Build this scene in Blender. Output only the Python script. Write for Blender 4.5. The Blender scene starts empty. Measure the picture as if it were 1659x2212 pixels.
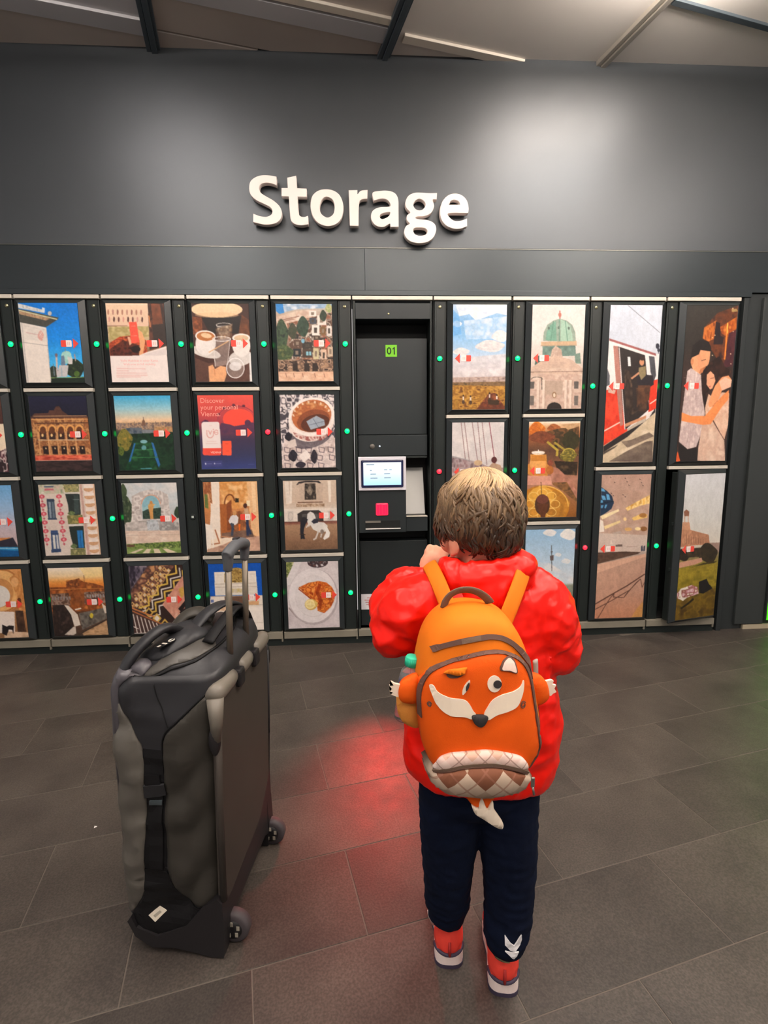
import bpy, bmesh, math, random
import numpy as np
from mathutils import Vector, Matrix

random.seed(7); RNG = np.random.default_rng(7)
SC = bpy.context.scene
COL = SC.collection

# ------------------------------------------------------------------ camera
CAM_POS = Vector((1.764, -2.922, 1.227))
cam_d = bpy.data.cameras.new('camera')
cam_d.sensor_fit = 'VERTICAL'; cam_d.sensor_height = 36.0; cam_d.sensor_width = 27.0
cam_d.lens = 36.0 * 1100.0 / 2212.0
cam_d.clip_start = 0.05
cam = bpy.data.objects.new('camera', cam_d); COL.objects.link(cam)
_p, _y, _r = math.radians(8.431), math.radians(3.353), math.radians(-0.653)
_f = Vector((math.sin(_y)*math.cos(_p), math.cos(_y)*math.cos(_p), -math.sin(_p)))
_rt = Vector((math.cos(_y), -math.sin(_y), 0)); _up = _rt.cross(_f)
_r2 = math.cos(_r)*_rt + math.sin(_r)*_up; _u2 = -math.sin(_r)*_rt + math.cos(_r)*_up
cam.matrix_world = Matrix(((_r2.x, _u2.x, -_f.x, CAM_POS.x), (_r2.y, _u2.y, -_f.y, CAM_POS.y), (_r2.z, _u2.z, -_f.z, CAM_POS.z), (0, 0, 0, 1)))
SC.camera = cam

# ------------------------------------------------------------------ world and exposure
wd = bpy.data.worlds.new('hall'); SC.world = wd; wd.use_nodes = True
wd.node_tree.nodes['Background'].inputs[0].default_value = (1.0, 0.95, 0.91, 1)
wd.node_tree.nodes['Background'].inputs[1].default_value = 0.50
SC.view_settings.view_transform = 'Standard'; SC.view_settings.look = 'None'
SC.view_settings.gamma = 1.0; SC.view_settings.use_curve_mapping = False
SC.view_settings.exposure = 0.12
SC.cycles.max_bounces = 6; SC.cycles.diffuse_bounces = 3; SC.cycles.glossy_bounces = 3; SC.cycles.transmission_bounces = 5
SC.cycles.caustics_reflective = False; SC.cycles.caustics_refractive = False

# ------------------------------------------------------------------ helpers
def s2l(c):
    return c/12.92 if c <= 0.04045 else ((c+0.055)/1.055)**2.4
def hx(h):
    h = h.lstrip('#')
    if len(h) == 3: h = ''.join(a*2 for a in h)
    return tuple(int(h[i:i+2], 16)/255 for i in (0, 2, 4))
def lin(h): return tuple(s2l(c) for c in hx(h))

MATS = {}
def M(name, col='808080', rough=0.5, metal=0.0, spec=0.5, var=0.0, vscale=6.0, bump=0.0, bscale=60.0,
      emit=0.0, ecol=None, coat=0.0, trans=0.0, sheen=0.0, col2=None, ior=1.45, detail=4.0, thin=False):
    if name in MATS: return MATS[name]
    m = bpy.data.materials.new(name); m.use_nodes = True
    nt = m.node_tree; b = nt.nodes['Principled BSDF']
    c = lin(col)
    b.inputs['Base Color'].default_value = (*c, 1)
    b.inputs['Roughness'].default_value = rough; b.inputs['Metallic'].default_value = metal
    b.inputs['Specular IOR Level'].default_value = spec; b.inputs['IOR'].default_value = ior
    b.inputs['Coat Weight'].default_value = coat; b.inputs['Coat Roughness'].default_value = 0.15
    b.inputs['Transmission Weight'].default_value = trans
    b.inputs['Sheen Weight'].default_value = sheen
    if emit:
        b.inputs['Emission Color'].default_value = (*(lin(ecol) if ecol else c), 1)
        b.inputs['Emission Strength'].default_value = emit
    if var or bump or col2:
        tc = nt.nodes.new('ShaderNodeTexCoord')
    if var or col2:
        n = nt.nodes.new('ShaderNodeTexNoise'); n.inputs['Scale'].default_value = vscale; n.inputs['Detail'].default_value = detail
        nt.links.new(tc.outputs['Object'], n.inputs['Vector'])
        r = nt.nodes.new('ShaderNodeValToRGB')
        c2 = lin(col2) if col2 else tuple(min(1, x*(1+var)) for x in c)
        c1 = c if col2 else tuple(x*(1-var) for x in c)
        r.color_ramp.elements[0].position = 0.32; r.color_ramp.elements[1].position = 0.68
        r.color_ramp.elements[0].color = (*c1, 1); r.color_ramp.elements[1].color = (*c2, 1)
        nt.links.new(n.outputs['Fac'], r.inputs['Fac']); nt.links.new(r.outputs['Color'], b.inputs['Base Color'])
    if bump:
        n2 = nt.nodes.new('ShaderNodeTexNoise'); n2.inputs['Scale'].default_value = bscale; n2.inputs['Detail'].default_value = 3
        nt.links.new(tc.outputs['Object'], n2.inputs['Vector'])
        bp = nt.nodes.new('ShaderNodeBump'); bp.inputs['Strength'].default_value = bump; bp.inputs['Distance'].default_value = 0.004
        nt.links.new(n2.outputs['Fac'], bp.inputs['Height']); nt.links.new(bp.outputs['Normal'], b.inputs['Normal'])
    MATS[name] = m
    return m

def M_attr(name, rough=0.4, spec=0.4, aniso=0.0, bump=0.0, bscale=80):
    if name in MATS: return MATS[name]
    m = bpy.data.materials.new(name); m.use_nodes = True; nt = m.node_tree; b = nt.nodes['Principled BSDF']
    a = nt.nodes.new('ShaderNodeAttribute'); a.attribute_name = 'Col'
    nt.links.new(a.outputs['Color'], b.inputs['Base Color'])
    b.inputs['Roughness'].default_value = rough; b.inputs['Specular IOR Level'].default_value = spec
    MATS[name] = m
    return m

class MB:
    """collects shapes into one mesh"""
    def __init__(s): s.v = []; s.f = []; s.mi = []; s.sm = []
    def add(s, vs, fs, m=0, smooth=False):
        o = len(s.v); s.v += [tuple(v) for v in vs]
        for f in fs: s.f.append(tuple(i+o for i in f)); s.mi.append(m); s.sm.append(smooth)
        return s
    def box(s, x0, x1, y0, y1, z0, z1, m=0, b=0.0):
        if b <= 0:
            v = [(x, y, z) for z in (z0, z1) for y in (y0, y1) for x in (x0, x1)]
            return s.add(v, [(0, 2, 3, 1), (4, 5, 7, 6), (0, 1, 5, 4), (2, 6, 7, 3), (0, 4, 6, 2), (1, 3, 7, 5)], m)
        bm = bmesh.new(); bmesh.ops.create_cube(bm, size=1)
        for v in bm.verts: v.co = ((x0+x1)/2+v.co.x*(x1-x0), (y0+y1)/2+v.co.y*(y1-y0), (z0+z1)/2+v.co.z*(z1-z0))
        bmesh.ops.bevel(bm, geom=bm.edges[:], offset=b, segments=2, affect='EDGES', profile=0.5)
        bm.verts.index_update(); s.add([v.co[:] for v in bm.verts], [[v.index for v in f.verts] for f in bm.faces], m); bm.free()
        return s
    def prism(s, pts, a0, a1, axis='y', m=0):
        """polygon pts (2d) extruded between a0 and a1 along axis"""
        n = len(pts)
        def p(q, a): return {'y': (q[0], a, q[1]), 'z': (q[0], q[1], a), 'x': (a, q[0], q[1])}[axis]
        v = [p(q, a0) for q in pts]+[p(q, a1) for q in pts]
        f = [tuple(range(n)), tuple(range(2*n-1, n-1, -1))]+[(i, i+n, (i+1) % n+n, (i+1) % n) for i in range(n)]
        return s.add(v, f, m)
    def tube(s, pts, rad, n=10, m=0, cap=True, flat=None, up=None, closed=False):
        """swept tube along pts; rad scalar or list; flat=(a,b) scales the section"""
        P = [Vector(p) for p in pts]; k = len(P)
        R = rad if isinstance(rad, (list, tuple, np.ndarray)) else [rad]*k
        vs = []; fs = []
        t0 = (P[1]-P[0]).normalized()
        u = Vector(up) if up else (Vector((0, 0, 1)) if abs(t0.z) < 0.9 else Vector((1, 0, 0)))
        for i in range(k):
            t = (P[min(i+1, k-1)]-P[max(i-1, 0)])
            if closed: t = P[(i+1) % k]-P[i-1]
            t = t.normalized() if t.length > 1e-9 else t0
            u = (u-t*u.dot(t)); u = u.normalized() if u.length > 1e-6 else Vector((1, 0, 0))
            w = t.cross(u)
            fa, fb = flat or (1, 1)
            for j in range(n):
                a = 2*math.pi*j/n
                vs.append(P[i]+u*(math.cos(a)*R[i]*fa)+w*(math.sin(a)*R[i]*fb))
        for i in range(k if closed else k-1):
            i2 = (i+1) % k
            for j in range(n): fs.append((i*n+j, i*n+(j+1) % n, i2*n+(j+1) % n, i2*n+j))
        if cap and not closed: fs.append(tuple(range(n-1, -1, -1))); fs.append(tuple((k-1)*n+j for j in range(n)))
        return s.add(vs, fs, m, True)
    def ball(s, c, r, n=16, k=10, m=0, rot=None):
        r = (r, r, r) if not hasattr(r, '__len__') else r
        vs = []; fs = []
        for i in range(k+1):
            th = math.pi*i/k
            for j in range(n):
                ph = 2*math.pi*j/n
                p = Vector((r[0]*math.sin(th)*math.cos(ph), r[1]*math.sin(th)*math.sin(ph), r[2]*math.cos(th)))
                if rot: p = rot @ p
                vs.append(Vector(c)+p)
        for i in range(k):
            for j in range(n): fs.append((i*n+j, (i+1)*n+j, (i+1)*n+(j+1) % n, i*n+(j+1) % n))
        return s.add(vs, fs, m, True)
    def lathe(s, prof, n=24, c=(0, 0, 0), axis='z', m=0, smooth=True):
        """prof: list of (radius, height)"""
        vs = []; fs = []; k = len(prof)
        for r, h in prof:
            for j in range(n):
                a = 2*math.pi*j/n; x, y = r*math.cos(a), r*math.sin(a)
                p = {'z': (x, y, h), 'y': (x, -h, y), 'x': (h, x, y)}[axis]
                vs.append((p[0]+c[0], p[1]+c[1], p[2]+c[2]))
        for i in range(k-1):
            for j in range(n): fs.append((i*n+j, i*n+(j+1) % n, (i+1)*n+(j+1) % n, (i+1)*n+j))
        fs.append(tuple(range(n-1, -1, -1))); fs.append(tuple((k-1)*n+j for j in range(n)))
        return s.add(vs, fs, m, smooth)
    def mesh(s, name, mats, recalc=True):
        me = bpy.data.meshes.new(name); me.from_pydata(s.v, [], s.f)
        for mt in (mats if isinstance(mats, (list, tuple)) else [mats]): me.materials.append(mt)
        me.polygons.foreach_set('material_index', s.mi); me.polygons.foreach_set('use_smooth', s.sm)
        if recalc:
            bm = bmesh.new(); bm.from_mesh(me); bmesh.ops.recalc_face_normals(bm, faces=bm.faces); bm.to_mesh(me); bm.free()
        me.update()
        return me
    def obj(s, name, mats, parent=None, loc=(0, 0, 0), recalc=True):
        return link(name, s.mesh(name, mats, recalc), parent, loc)

def link(name, data, parent=None, loc=(0, 0, 0)):
    o = bpy.data.objects.new(name, data); COL.objects.link(o); o.location = loc
    if parent: o.parent = parent
    return o
def tag(o, label=None, cat=None, group=None, kind=None):
    if label: o['label'] = label
    if cat: o['category'] = cat
    if group: o['group'] = group
    if kind: o['kind'] = kind
    return o
def thing(name, label, cat, loc=(0, 0, 0), rz=0.0, group=None):
    o = bpy.data.objects.new(name, None); COL.objects.link(o); o.location = loc; o.rotation_euler = (0, 0, rz)
    o.empty_display_size = 0.1
    return tag(o, label, cat, group)
def baked(obj):
    """mesh of an object with its modifiers applied"""
    dg = bpy.context.evaluated_depsgraph_get(); dg.update()
    return bpy.data.meshes.new_from_object(obj.evaluated_get(dg), depsgraph=dg)
def text_mesh(name, body, size, mat, bold=0.0, ext=0.0, align='LEFT'):
    cu = bpy.data.curves.new(name, 'FONT'); cu.body = body; cu.size = size; cu.offset = bold; cu.extrude = ext; cu.align_x = align
    cu.resolution_u = 3
    t = bpy.data.objects.new('tmp_text', cu); COL.objects.link(t)
    me = baked(t); bpy.data.objects.remove(t); bpy.data.curves.remove(cu)
    me.materials.clear(); me.materials.append(mat); me.name = name
    me.transform(Matrix.Rotation(math.pi/2, 4, 'X'))           # stands in the XZ plane, facing -Y
    return me
def smoothpts(pts, closed=True, per=6):
    """Catmull-Rom through pts"""
    P = np.array(pts, float); n = len(P); out = []
    for i in range(n if closed else n-1):
        if closed: a, b, c, d = P[i-1], P[i], P[(i+1) % n], P[(i+2) % n]
        else: a, b, c, d = P[max(i-1, 0)], P[i], P[i+1], P[min(i+2, n-1)]
        for k in range(per):
            t = k/per
            out.append(0.5*((2*b)+(c-a)*t+(2*a-5*b+4*c-d)*t*t+(3*b-a-3*c+d)*t**3))
    if not closed: out.append(P[-1])
    return [tuple(p) for p in out]
def cornered(pts, per=5):
    """closed outline: points given twice in a row are corners, the rest is smooth"""
    n = len(pts); c = [i for i in range(n) if pts[i] == pts[(i+1) % n]]
    if not c: return smoothpts(pts, True, per)
    out = []
    for a, b in zip(c, c[1:]+[c[0]+n]):
        seg = [pts[i % n] for i in range(a+1, b+1)]
        out += [seg[0]] if len(seg) == 1 else ([seg[0]] if len(seg) == 2 else smoothpts(seg, False, per)[:-1])
    return out
def decal(name, pts, surf, mat, parent=None, off=0.001, thick=0.002, step=0.012, puff=0.0, holes=None):
    """a flat outline (a,b) laid on the surface surf(a,b)->(pos,normal), with thickness; optional puffed middle"""
    bm = bmesh.new()
    vs = [bm.verts.new((p[0], p[1], 0)) for p in pts]
    f = bm.faces.new(vs)
    bmesh.ops.triangulate(bm, faces=[f])
    P = np.array(pts); lo = P.min(0); hi = P.max(0)
    for ax in (0, 1):
        n = int((hi[ax]-lo[ax])/step)
        for i in range(1, n+1):
            c = [0, 0, 0]; c[ax] = lo[ax]+i*(hi[ax]-lo[ax])/(n+1); no = [0, 0, 0]; no[ax] = 1
            bmesh.ops.bisect_plane(bm, geom=bm.verts[:]+bm.edges[:]+bm.faces[:], plane_co=c, plane_no=no)
    bmesh.ops.remove_doubles(bm, verts=bm.verts, dist=1e-5)
    E = np.roll(P, -1, 0)-P; L2 = (E**2).sum(1)+1e-12
    bound = {v for e in bm.edges if len(e.link_faces) == 1 for v in e.verts}
    top = {}
    for v in bm.verts:
        q = np.array((v.co.x, v.co.y)); pos, nor = surf(q[0], q[1])
        h = 0.0
        if puff and v not in bound:
            t = np.clip(((q-P)*E).sum(1)/L2, 0, 1); d = np.sqrt((((P+E*t[:, None])-q)**2).sum(1)).min()
            h = puff*(1-math.exp(-d/0.012))
        top[v] = (Vector(pos), Vector(nor).normalized(), h)
    r = bmesh.ops.extrude_face_region(bm, geom=bm.faces[:])
    newv = [g for g in r['geom'] if isinstance(g, bmesh.types.BMVert)]
    key = {(round(v.co.x, 6), round(v.co.y, 6)): v for v in top}
    for v in newv:
        pos, nor, h = top[key[(round(v.co.x, 6), round(v.co.y, 6))]]
        v.co = pos+nor*(off+thick+h)
    for v, (pos, nor, h) in top.items(): v.co = pos+nor*(off-0.002)
    bmesh.ops.recalc_face_normals(bm, faces=bm.faces)
    me = bpy.data.meshes.new(name); bm.to_mesh(me); bm.free()
    me.materials.append(mat)
    me.polygons.foreach_set('use_smooth', [bool(puff)]*len(me.polygons))
    return link(name, me, parent)

# ------------------------------------------------------------------ room lamps (unseen, hung under the ceiling)
TH = math.radians(12.844)
cT, sT = math.cos(TH), math.sin(TH)
def uv(u, v): return (cT*u-sT*v, sT*u+cT*v)          # floor and ceiling grid -> room
CEIL = 3.165
m_lamp_body = M('lamp_housing', 'd8d4cc', 0.4)
def unseen_lamp(label, u, v, lu, lv, strength, z=3.10, col='fff3e8', up=1.5):
    """hung tube lamp that shines down and up"""
    x, y = uv(u, v)
    t = thing('unseen_lamp', label, 'lamp', (x, y, z), TH, 'lamps under the ceiling')
    h = MB().box(-lu/2, lu/2, -lv/2, lv/2, -0.006, 0.006, 0, 0.002)
    for k in (-1, 1):
        p = (k*lu*0.35, 0) if lu > lv else (0, k*lv*0.35)
        h.tube([(*p, 0.0), (*p, CEIL-z+0.01)], 0.005, 8)
    h.obj('housing', m_lamp_body, t)
    md = M('lamp_diffuser_%g_%s' % (strength, col), 'ffffff', 0.5, emit=strength, ecol=col)
    MB().box(-lu/2+0.01, lu/2-0.01, -lv/2+0.01, lv/2-0.01, -0.026, -0.004, 0, 0.004).obj('diffuser', md, t)
    MB().box(-lu/2+0.02, lu/2-0.02, -lv/2+0.02, lv/2-0.02, 0.004, 0.018, 0, 0.004).obj('uplight', M('lamp_uplight_%g_%s' % (strength, col), 'ffffff', 0.5, emit=strength*up, ecol=col), t)  # top glow added to brighten the ceiling
    return t
# wall washers close to the fascia
def xyuv(x, y): return (cT*x+sT*y, -sT*x+cT*y)
unseen_lamp('short bright lamp hung close to the sign wall near the open locker', *xyuv(3.18, -1.10), 0.80, 1.00, 15, 3.09, up=4.0)
unseen_lamp('short lamp hung above the coffee picture lockers', *xyuv(0.75, -1.45), 0.80, 1.00, 9, 3.09, up=4.0)
# unseen lamps added as fill light over the hall
for u, where in ((-0.4, 'on the boat picture side'), (1.6, 'in line with the terminal'), (3.6, 'on the open locker side')):
    for v, row in ((-2.9, 'in the row nearer the lockers'), (-4.5, 'in the row farther back')):
        unseen_lamp('added unseen fill lamp %s, %s' % (row, where), u, v, 1.3, 0.28, 24, 3.05)

# ------------------------------------------------------------------ floor
m_grout = M('floor_grout', '5f574f', 0.8, var=0.1, vscale=20)
def tile_material():
    m = bpy.data.materials.new('stone_floor_tile'); m.use_nodes = True; nt = m.node_tree; b = nt.nodes['Principled BSDF']
    tc = nt.nodes.new('ShaderNodeTexCoord'); oi = nt.nodes.new('ShaderNodeObjectInfo')
    add = nt.nodes.new('ShaderNodeVectorMath'); add.operation = 'ADD'
    sc = nt.nodes.new('ShaderNodeVectorMath'); sc.operation = 'SCALE'; sc.inputs['Scale'].default_value = 30
    cmb = nt.nodes.new('ShaderNodeCombineXYZ')
    for k in range(3): nt.links.new(oi.outputs['Random'], cmb.inputs[k])
    nt.links.new(cmb.outputs[0], sc.inputs[0]); nt.links.new(tc.outputs['Object'], add.inputs[0]); nt.links.new(sc.outputs[0], add.inputs[1])
    def noise(scale, det):
        n = nt.nodes.new('ShaderNodeTexNoise'); n.inputs['Scale'].default_value = scale; n.inputs['Detail'].default_value = det
        nt.links.new(add.outputs[0], n.inputs['Vector']); return n
    n1 = noise(5, 5); n2 = noise(190, 2); n3 = noise(22, 4)
    r1 = nt.nodes.new('ShaderNodeValToRGB'); r1.color_ramp.elements[0].color = (*lin('3d3733'), 1); r1.color_ramp.elements[1].color = (*lin('4e4741'), 1)
    r1.color_ramp.elements[0].position = 0.3; r1.color_ramp.elements[1].position = 0.7
    nt.links.new(n1.outputs['Fac'], r1.inputs['Fac'])
    r2 = nt.nodes.new('ShaderNodeValToRGB'); r2.color_ramp.elements[0].color = (0.72, 0.72, 0.72, 1); r2.color_ramp.elements[1].color = (1.25, 1.25, 1.25, 1)
    r2.color_ramp.elements[0].position = 0.35; r2.color_ramp.elements[1].position = 0.7
    nt.links.new(n2.outputs['Fac'], r2.inputs['Fac'])
    mx = nt.nodes.new('ShaderNodeMix'); mx.data_type = 'RGBA'; mx.blend_type = 'MULTIPLY'; mx.inputs['Factor'].default_value = 1
    nt.links.new(r1.outputs['Color'], mx.inputs['A']); nt.links.new(r2.outputs['Color'], mx.inputs['B'])
    mr = nt.nodes.new('ShaderNodeMapRange'); mr.inputs['To Min'].default_value = 0.86; mr.inputs['To Max'].default_value = 1.12
    nt.links.new(oi.outputs['Random'], mr.inputs['Value'])
    mx2 = nt.nodes.new('ShaderNodeMix'); mx2.data_type = 'RGBA'; mx2.blend_type = 'MULTIPLY'; mx2.inputs['Factor'].default_value = 1
    nt.links.new(mx.outputs['Result'], mx2.inputs['A']); nt.links.new(mr.outputs['Result'], mx2.inputs['B'])
    nt.links.new(mx2.outputs['Result'], b.inputs['Base Color'])
    rr = nt.nodes.new('ShaderNodeMapRange'); rr.inputs['To Min'].default_value = 0.36; rr.inputs['To Max'].default_value = 0.56
    nt.links.new(n3.outputs['Fac'], rr.inputs['Value']); nt.links.new(rr.outputs['Result'], b.inputs['Roughness'])
    b.inputs['Specular IOR Level'].default_value = 0.4
    bp = nt.nodes.new('ShaderNodeBump'); bp.inputs['Strength'].default_value = 0.25; bp.inputs['Distance'].default_value = 0.002
    nt.links.new(n2.outputs['Fac'], bp.inputs['Height']); nt.links.new(bp.outputs['Normal'], b.inputs['Normal'])
    return m
m_tile = tile_material()
floor = tag(MB().box(-3, 7, -8, 0.6, -0.08, -0.0012).obj('floor', m_grout), kind='structure')
TL, TW, GAP = 0.5635, 0.2775, 0.0032
tile_me = MB().box(-TL/2+GAP/2, TL/2-GAP/2, -TW/2+GAP/2, TW/2-GAP/2, -0.01, 0.0, 0, 0.0009).mesh('tile', m_tile)
nt_ = 0
for r in range(-9, 10):
    v0 = -1.617-TW*r
    off = 0.2 if r % 2 == 1 else 0.483      # running bond
    for k in range(-8, 14):
        u0 = off+TL*k
        x, y = uv(u0+TL/2, v0-TW/2)
        if -1.3 < x < 5.4 and -3.3 < y < 0.12 and abs(x-1.9) < 1.9+(y+3.3)*1.0:
            o = link('tile', tile_me, floor, (x, y, 0)); o.rotation_euler.z = TH; nt_ += 1

# ------------------------------------------------------------------ sign wall over the lockers
m_wall = M('dark_grey_lacquer', '4b4f53', 0.41, metal=0.55, spec=0.6, var=0.04, vscale=1.5, bump=0.02, bscale=8)
m_band = M('dark_grey_lacquer_band', '383e41', 0.33, metal=0.5, spec=0.6, bump=0.03, bscale=5)
m_edge = M('pale_steel', '8a8a84', 0.35, metal=0.7)
tag(MB().box(-2.2, 6.2, 0.0, 0.35, 2.237, CEIL+0.02).obj('wall_back', m_wall), kind='structure')
band = tag(MB().box(-2.2, 1.845, 0.006, 0.35, 2.017, 2.2365).box(1.847, 6.2, 0.006, 0.35, 2.017, 2.2365).obj('trim_1', m_band), kind='structure')
tag(MB().box(-2.2, 4.05, -0.004, 0.30, 1.989, 2.0165, 0, 0.002).obj('trim_2', m_band), kind='structure')
tag(MB().box(-2.2, 6.2, 0.0025, 0.02, 2.2335, 2.2372).obj('trim_3', m_edge), kind='structure')  # thin pale strip standing in for the lit line above the band
tag(MB().box(-2.2, -0.4435, 0.0, 0.4, 0.0, 1.989).obj('wall_left', M('dark_grey_left_panel', '282c2d', 0.45)), kind='structure')
m_rw = M('dark_grey_side_panel', '282c2d', 0.45, spec=0.5)
m_rw2 = M('dark_grey_side_panel_b', '2f3333', 0.5, spec=0.5)
rw = tag(MB().box(4.035, 6.2, 0.02, 0.4, 0.0, 2.012).obj('wall_right', m_rw), kind='structure')
MB().box(4.13, 4.315, 0.0, 0.02, 0.035, 1.99, 0, 0.003).obj('panel', m_rw2, rw)
MB().box(4.006, 4.034, -0.006, 0.3, 0.0, 1.985, 0, 0.002).obj('end_post', m_rw, rw)
MB().box(4.19, 6.2, 0.004, 0.02, 0.0, 0.03, 0, 0.001).obj('skirting', M('pale_skirting', 'a89c86', 0.5), rw)
m_lime = M('lime_panel', '4fd81a', 0.4, emit=0.55, ecol='45dc10')
gp = thing('lime_green_panel', 'lit lime green panel on the wall beyond the dark side panel', 'panel', (4.325, 0, 0.06))
MB().box(0, 0.6, -0.012, 0.0195, 0, 1.6, 0, 0.004).obj('face', m_lime, gp)
MB().box(-0.008, 0.0, -0.014, 0.0195, 0, 1.6).obj('rim', m_rw, gp)

# ------------------------------------------------------------------ ceiling
m_cs = M('ceiling_void', '4a4a4c', 0.6)
ceiling = tag(MB().box(-3, 7, -8, 0.35, CEIL+0.02, CEIL+0.1).obj('ceiling', m_cs), kind='structure')
m_cp = [M('ceiling_panel_beige', 'c0b6ae', 0.38, var=0.10, vscale=1.6), M('ceiling_panel_grey', 'b4b3b6', 0.35, var=0.10, vscale=1.3),
        M('ceiling_panel_light', 'dcd6d0', 0.35, var=0.08, vscale=1.2)]  # panel tones also stand in for reflections in the glossy ceiling
m_rail = M('ceiling_rail_dark', '4c555c', 0.35, metal=0.3)
m_rail2 = M('ceiling_rail_bright', 'b9b3a8', 0.3, metal=0.5)
m_reflect_strip = M('reflection_or_rail_strip', 'd8cfc2', 0.4)
BU = 1.125
def cbox(u0, u1, v0, v1, z0, z1, name, mat, bev=0.0):
    x, y = uv((u0+u1)/2, (v0+v1)/2)
    o = MB().box(-(u1-u0)/2, (u1-u0)/2, -(v1-v0)/2, (v1-v0)/2, z0, z1, 0, bev).obj(name, mat, ceiling, (x, y, 0)); o.rotation_euler.z = TH
    return o
for b in range(-3, 5):
    u0 = 0.787+BU*(b); u1 = u0+BU
    for k, (va, vb) in enumerate(((1.6, -0.30), (-0.30, -1.10), (-1.10, -2.2), (-2.2, -3.4), (-3.4, -4.6), (-4.6, -5.8))):
        if b in (1, 2): mt = m_cp[2] if (b == 2 or k) else m_cp[1]
        else: mt = m_cp[0] if (k == 0 or b == 0) else m_cp[1]
        x, y = uv((u0+u1)/2, (va+vb)/2)
        if y > 1.7 or y < -7 or not -2.6 < x < 6.4: continue
        cbox(u0+0.03, u1-0.03, vb+0.006, va-0.006, CEIL, CEIL+0.02, 'ceiling_panel', mt, 0.003)
    mr = m_rail2 if b == 2 else m_rail
    for d, w, z in ((-0.022, 0.011, CEIL-0.022), (0.004, 0.013, CEIL-0.030), (0.024, 0.008, CEIL-0.014)):
        cbox(u0+d-w, u0+d+w, -5.8, 0.2, z, CEIL+0.02, 'ceiling_rail', mr if d < 0.02 else m_rail, 0.002)
# strips standing in for reflections in the glossy ceiling, and one cross rail
for (ua, ub, va, vb, mt) in ((0.83, 1.90, -0.675, -0.635, m_reflect_strip), (1.97, 3.02, -0.60, -0.55, m_reflect_strip), (-0.30, 0.76, -0.36, -0.26, m_cp[1]),
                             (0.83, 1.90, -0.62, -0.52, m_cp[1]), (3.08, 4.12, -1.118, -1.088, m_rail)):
    cbox(ua, ub, va, vb, CEIL-0.012, CEIL+0.01, 'reflection_or_rail_strip', mt, 0.002)

# ------------------------------------------------------------------ sign: raised letters
m_letter = M('sign_letter_face', 'f3e6e0', 0.45, spec=0.4)
sign = thing('wall_sign', 'white raised letters reading Storage on the dark wall', 'sign', (1.25, 0.0, 2.30))
def catmull_loops(loops): return [smoothpts(l, True, 5) if sm else l for sm, l in loops]
LET = {  # outlines in tracing units; first loop outer, others holes; (smooth, points)
 'S': [(0, cornered([(238,66),(238,66),(238,125),(238,125),(205,112),(165,108),(130,122),(119,152),(130,185),(165,211),(212,240),(250,278),(266,322),(258,367),(230,398),(190,412),(140,414),(72,397),(72,397),(75,340),(75,340),(120,357),(165,360),(197,342),(205,313),(190,285),(150,262),(95,233),(62,195),(55,150),(65,105),(95,76),(140,59),(190,58)]))],
 't': [(0, cornered([(315,72),(315,72),(372,58),(372,58),(374,147),(374,147),(440,149),(440,149),(440,205),(440,205),(377,205),(377,205),(380,320),(392,352),(420,358),(444,350),(444,350),(446,408),(446,408),(400,416),(355,408),(330,380),(324,320),(321,205),(321,205),(272,203),(272,203),(274,148),(274,148),(316,147),(316,147)]))],
 'o': [(1, [(578,152),(630,163),(670,200),(690,275),(676,355),(638,402),(580,420),(520,400),(482,350),(467,280),(480,205),(522,163)]), (1, [(578,203),(545,222),(527,275),(535,330),(578,360),(620,335),(632,280),(620,225)])],
 'r': [(0, cornered([(732,156),(732,156),(788,154),(788,154),(790,185),(815,158),(858,152),(858,152),(856,212),(856,212),(812,222),(797,260),(792,415),(792,415),(735,415),(735,415)]))],
 'a': [(0, cornered([(896,172),(940,158),(1000,155),(1048,172),(1070,215),(1072,300),(1072,418),(1072,418),(1018,420),(1018,420),(1012,395),(970,420),(925,416),(893,385),(883,340),(900,300),(945,278),(1015,270),(1012,235),(985,213),(945,212),(903,226),(903,226)])), (1, [(1014,310),(970,316),(945,330),(940,350),(958,366),(990,355),(1012,335)])],
 'g': [(0, cornered([(1230,165),(1290,168),(1342,166),(1342,166),(1340,210),(1340,210),(1312,214),(1322,262),(1300,312),(1255,335),(1205,340),(1190,352),(1210,362),(1280,370),(1325,395),(1337,440),(1318,495),(1275,530),(1215,540),(1160,528),(1125,495),(1114,455),(1128,415),(1155,395),(1135,370),(1135,335),(1158,312),(1130,275),(1124,235),(1145,190),(1185,168)])), (1, [(1220,207),(1190,222),(1176,255),(1190,285),(1220,297),(1250,285),(1265,252),(1252,222)]), (1, [(1175,450),(1182,428),(1215,422),(1258,426),(1278,448),(1265,478),(1225,488),(1190,478)])],
 'e': [(0, cornered([(1466,168),(1515,178),(1552,215),(1566,270),(1563,308),(1563,308),(1424,312),(1436,350),(1470,372),(1515,370),(1556,354),(1556,354),(1557,408),(1557,408),(1510,426),(1460,426),(1408,402),(1376,355),(1367,295),(1382,230),(1420,184)])), (1, [(1466,210),(1438,222),(1426,252),(1426,252),(1510,250),(1510,250),(1498,222)])],
}
KX = 1.161*0.983/474/3.19; KZ = 0.00213*0.983/3.19
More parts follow.
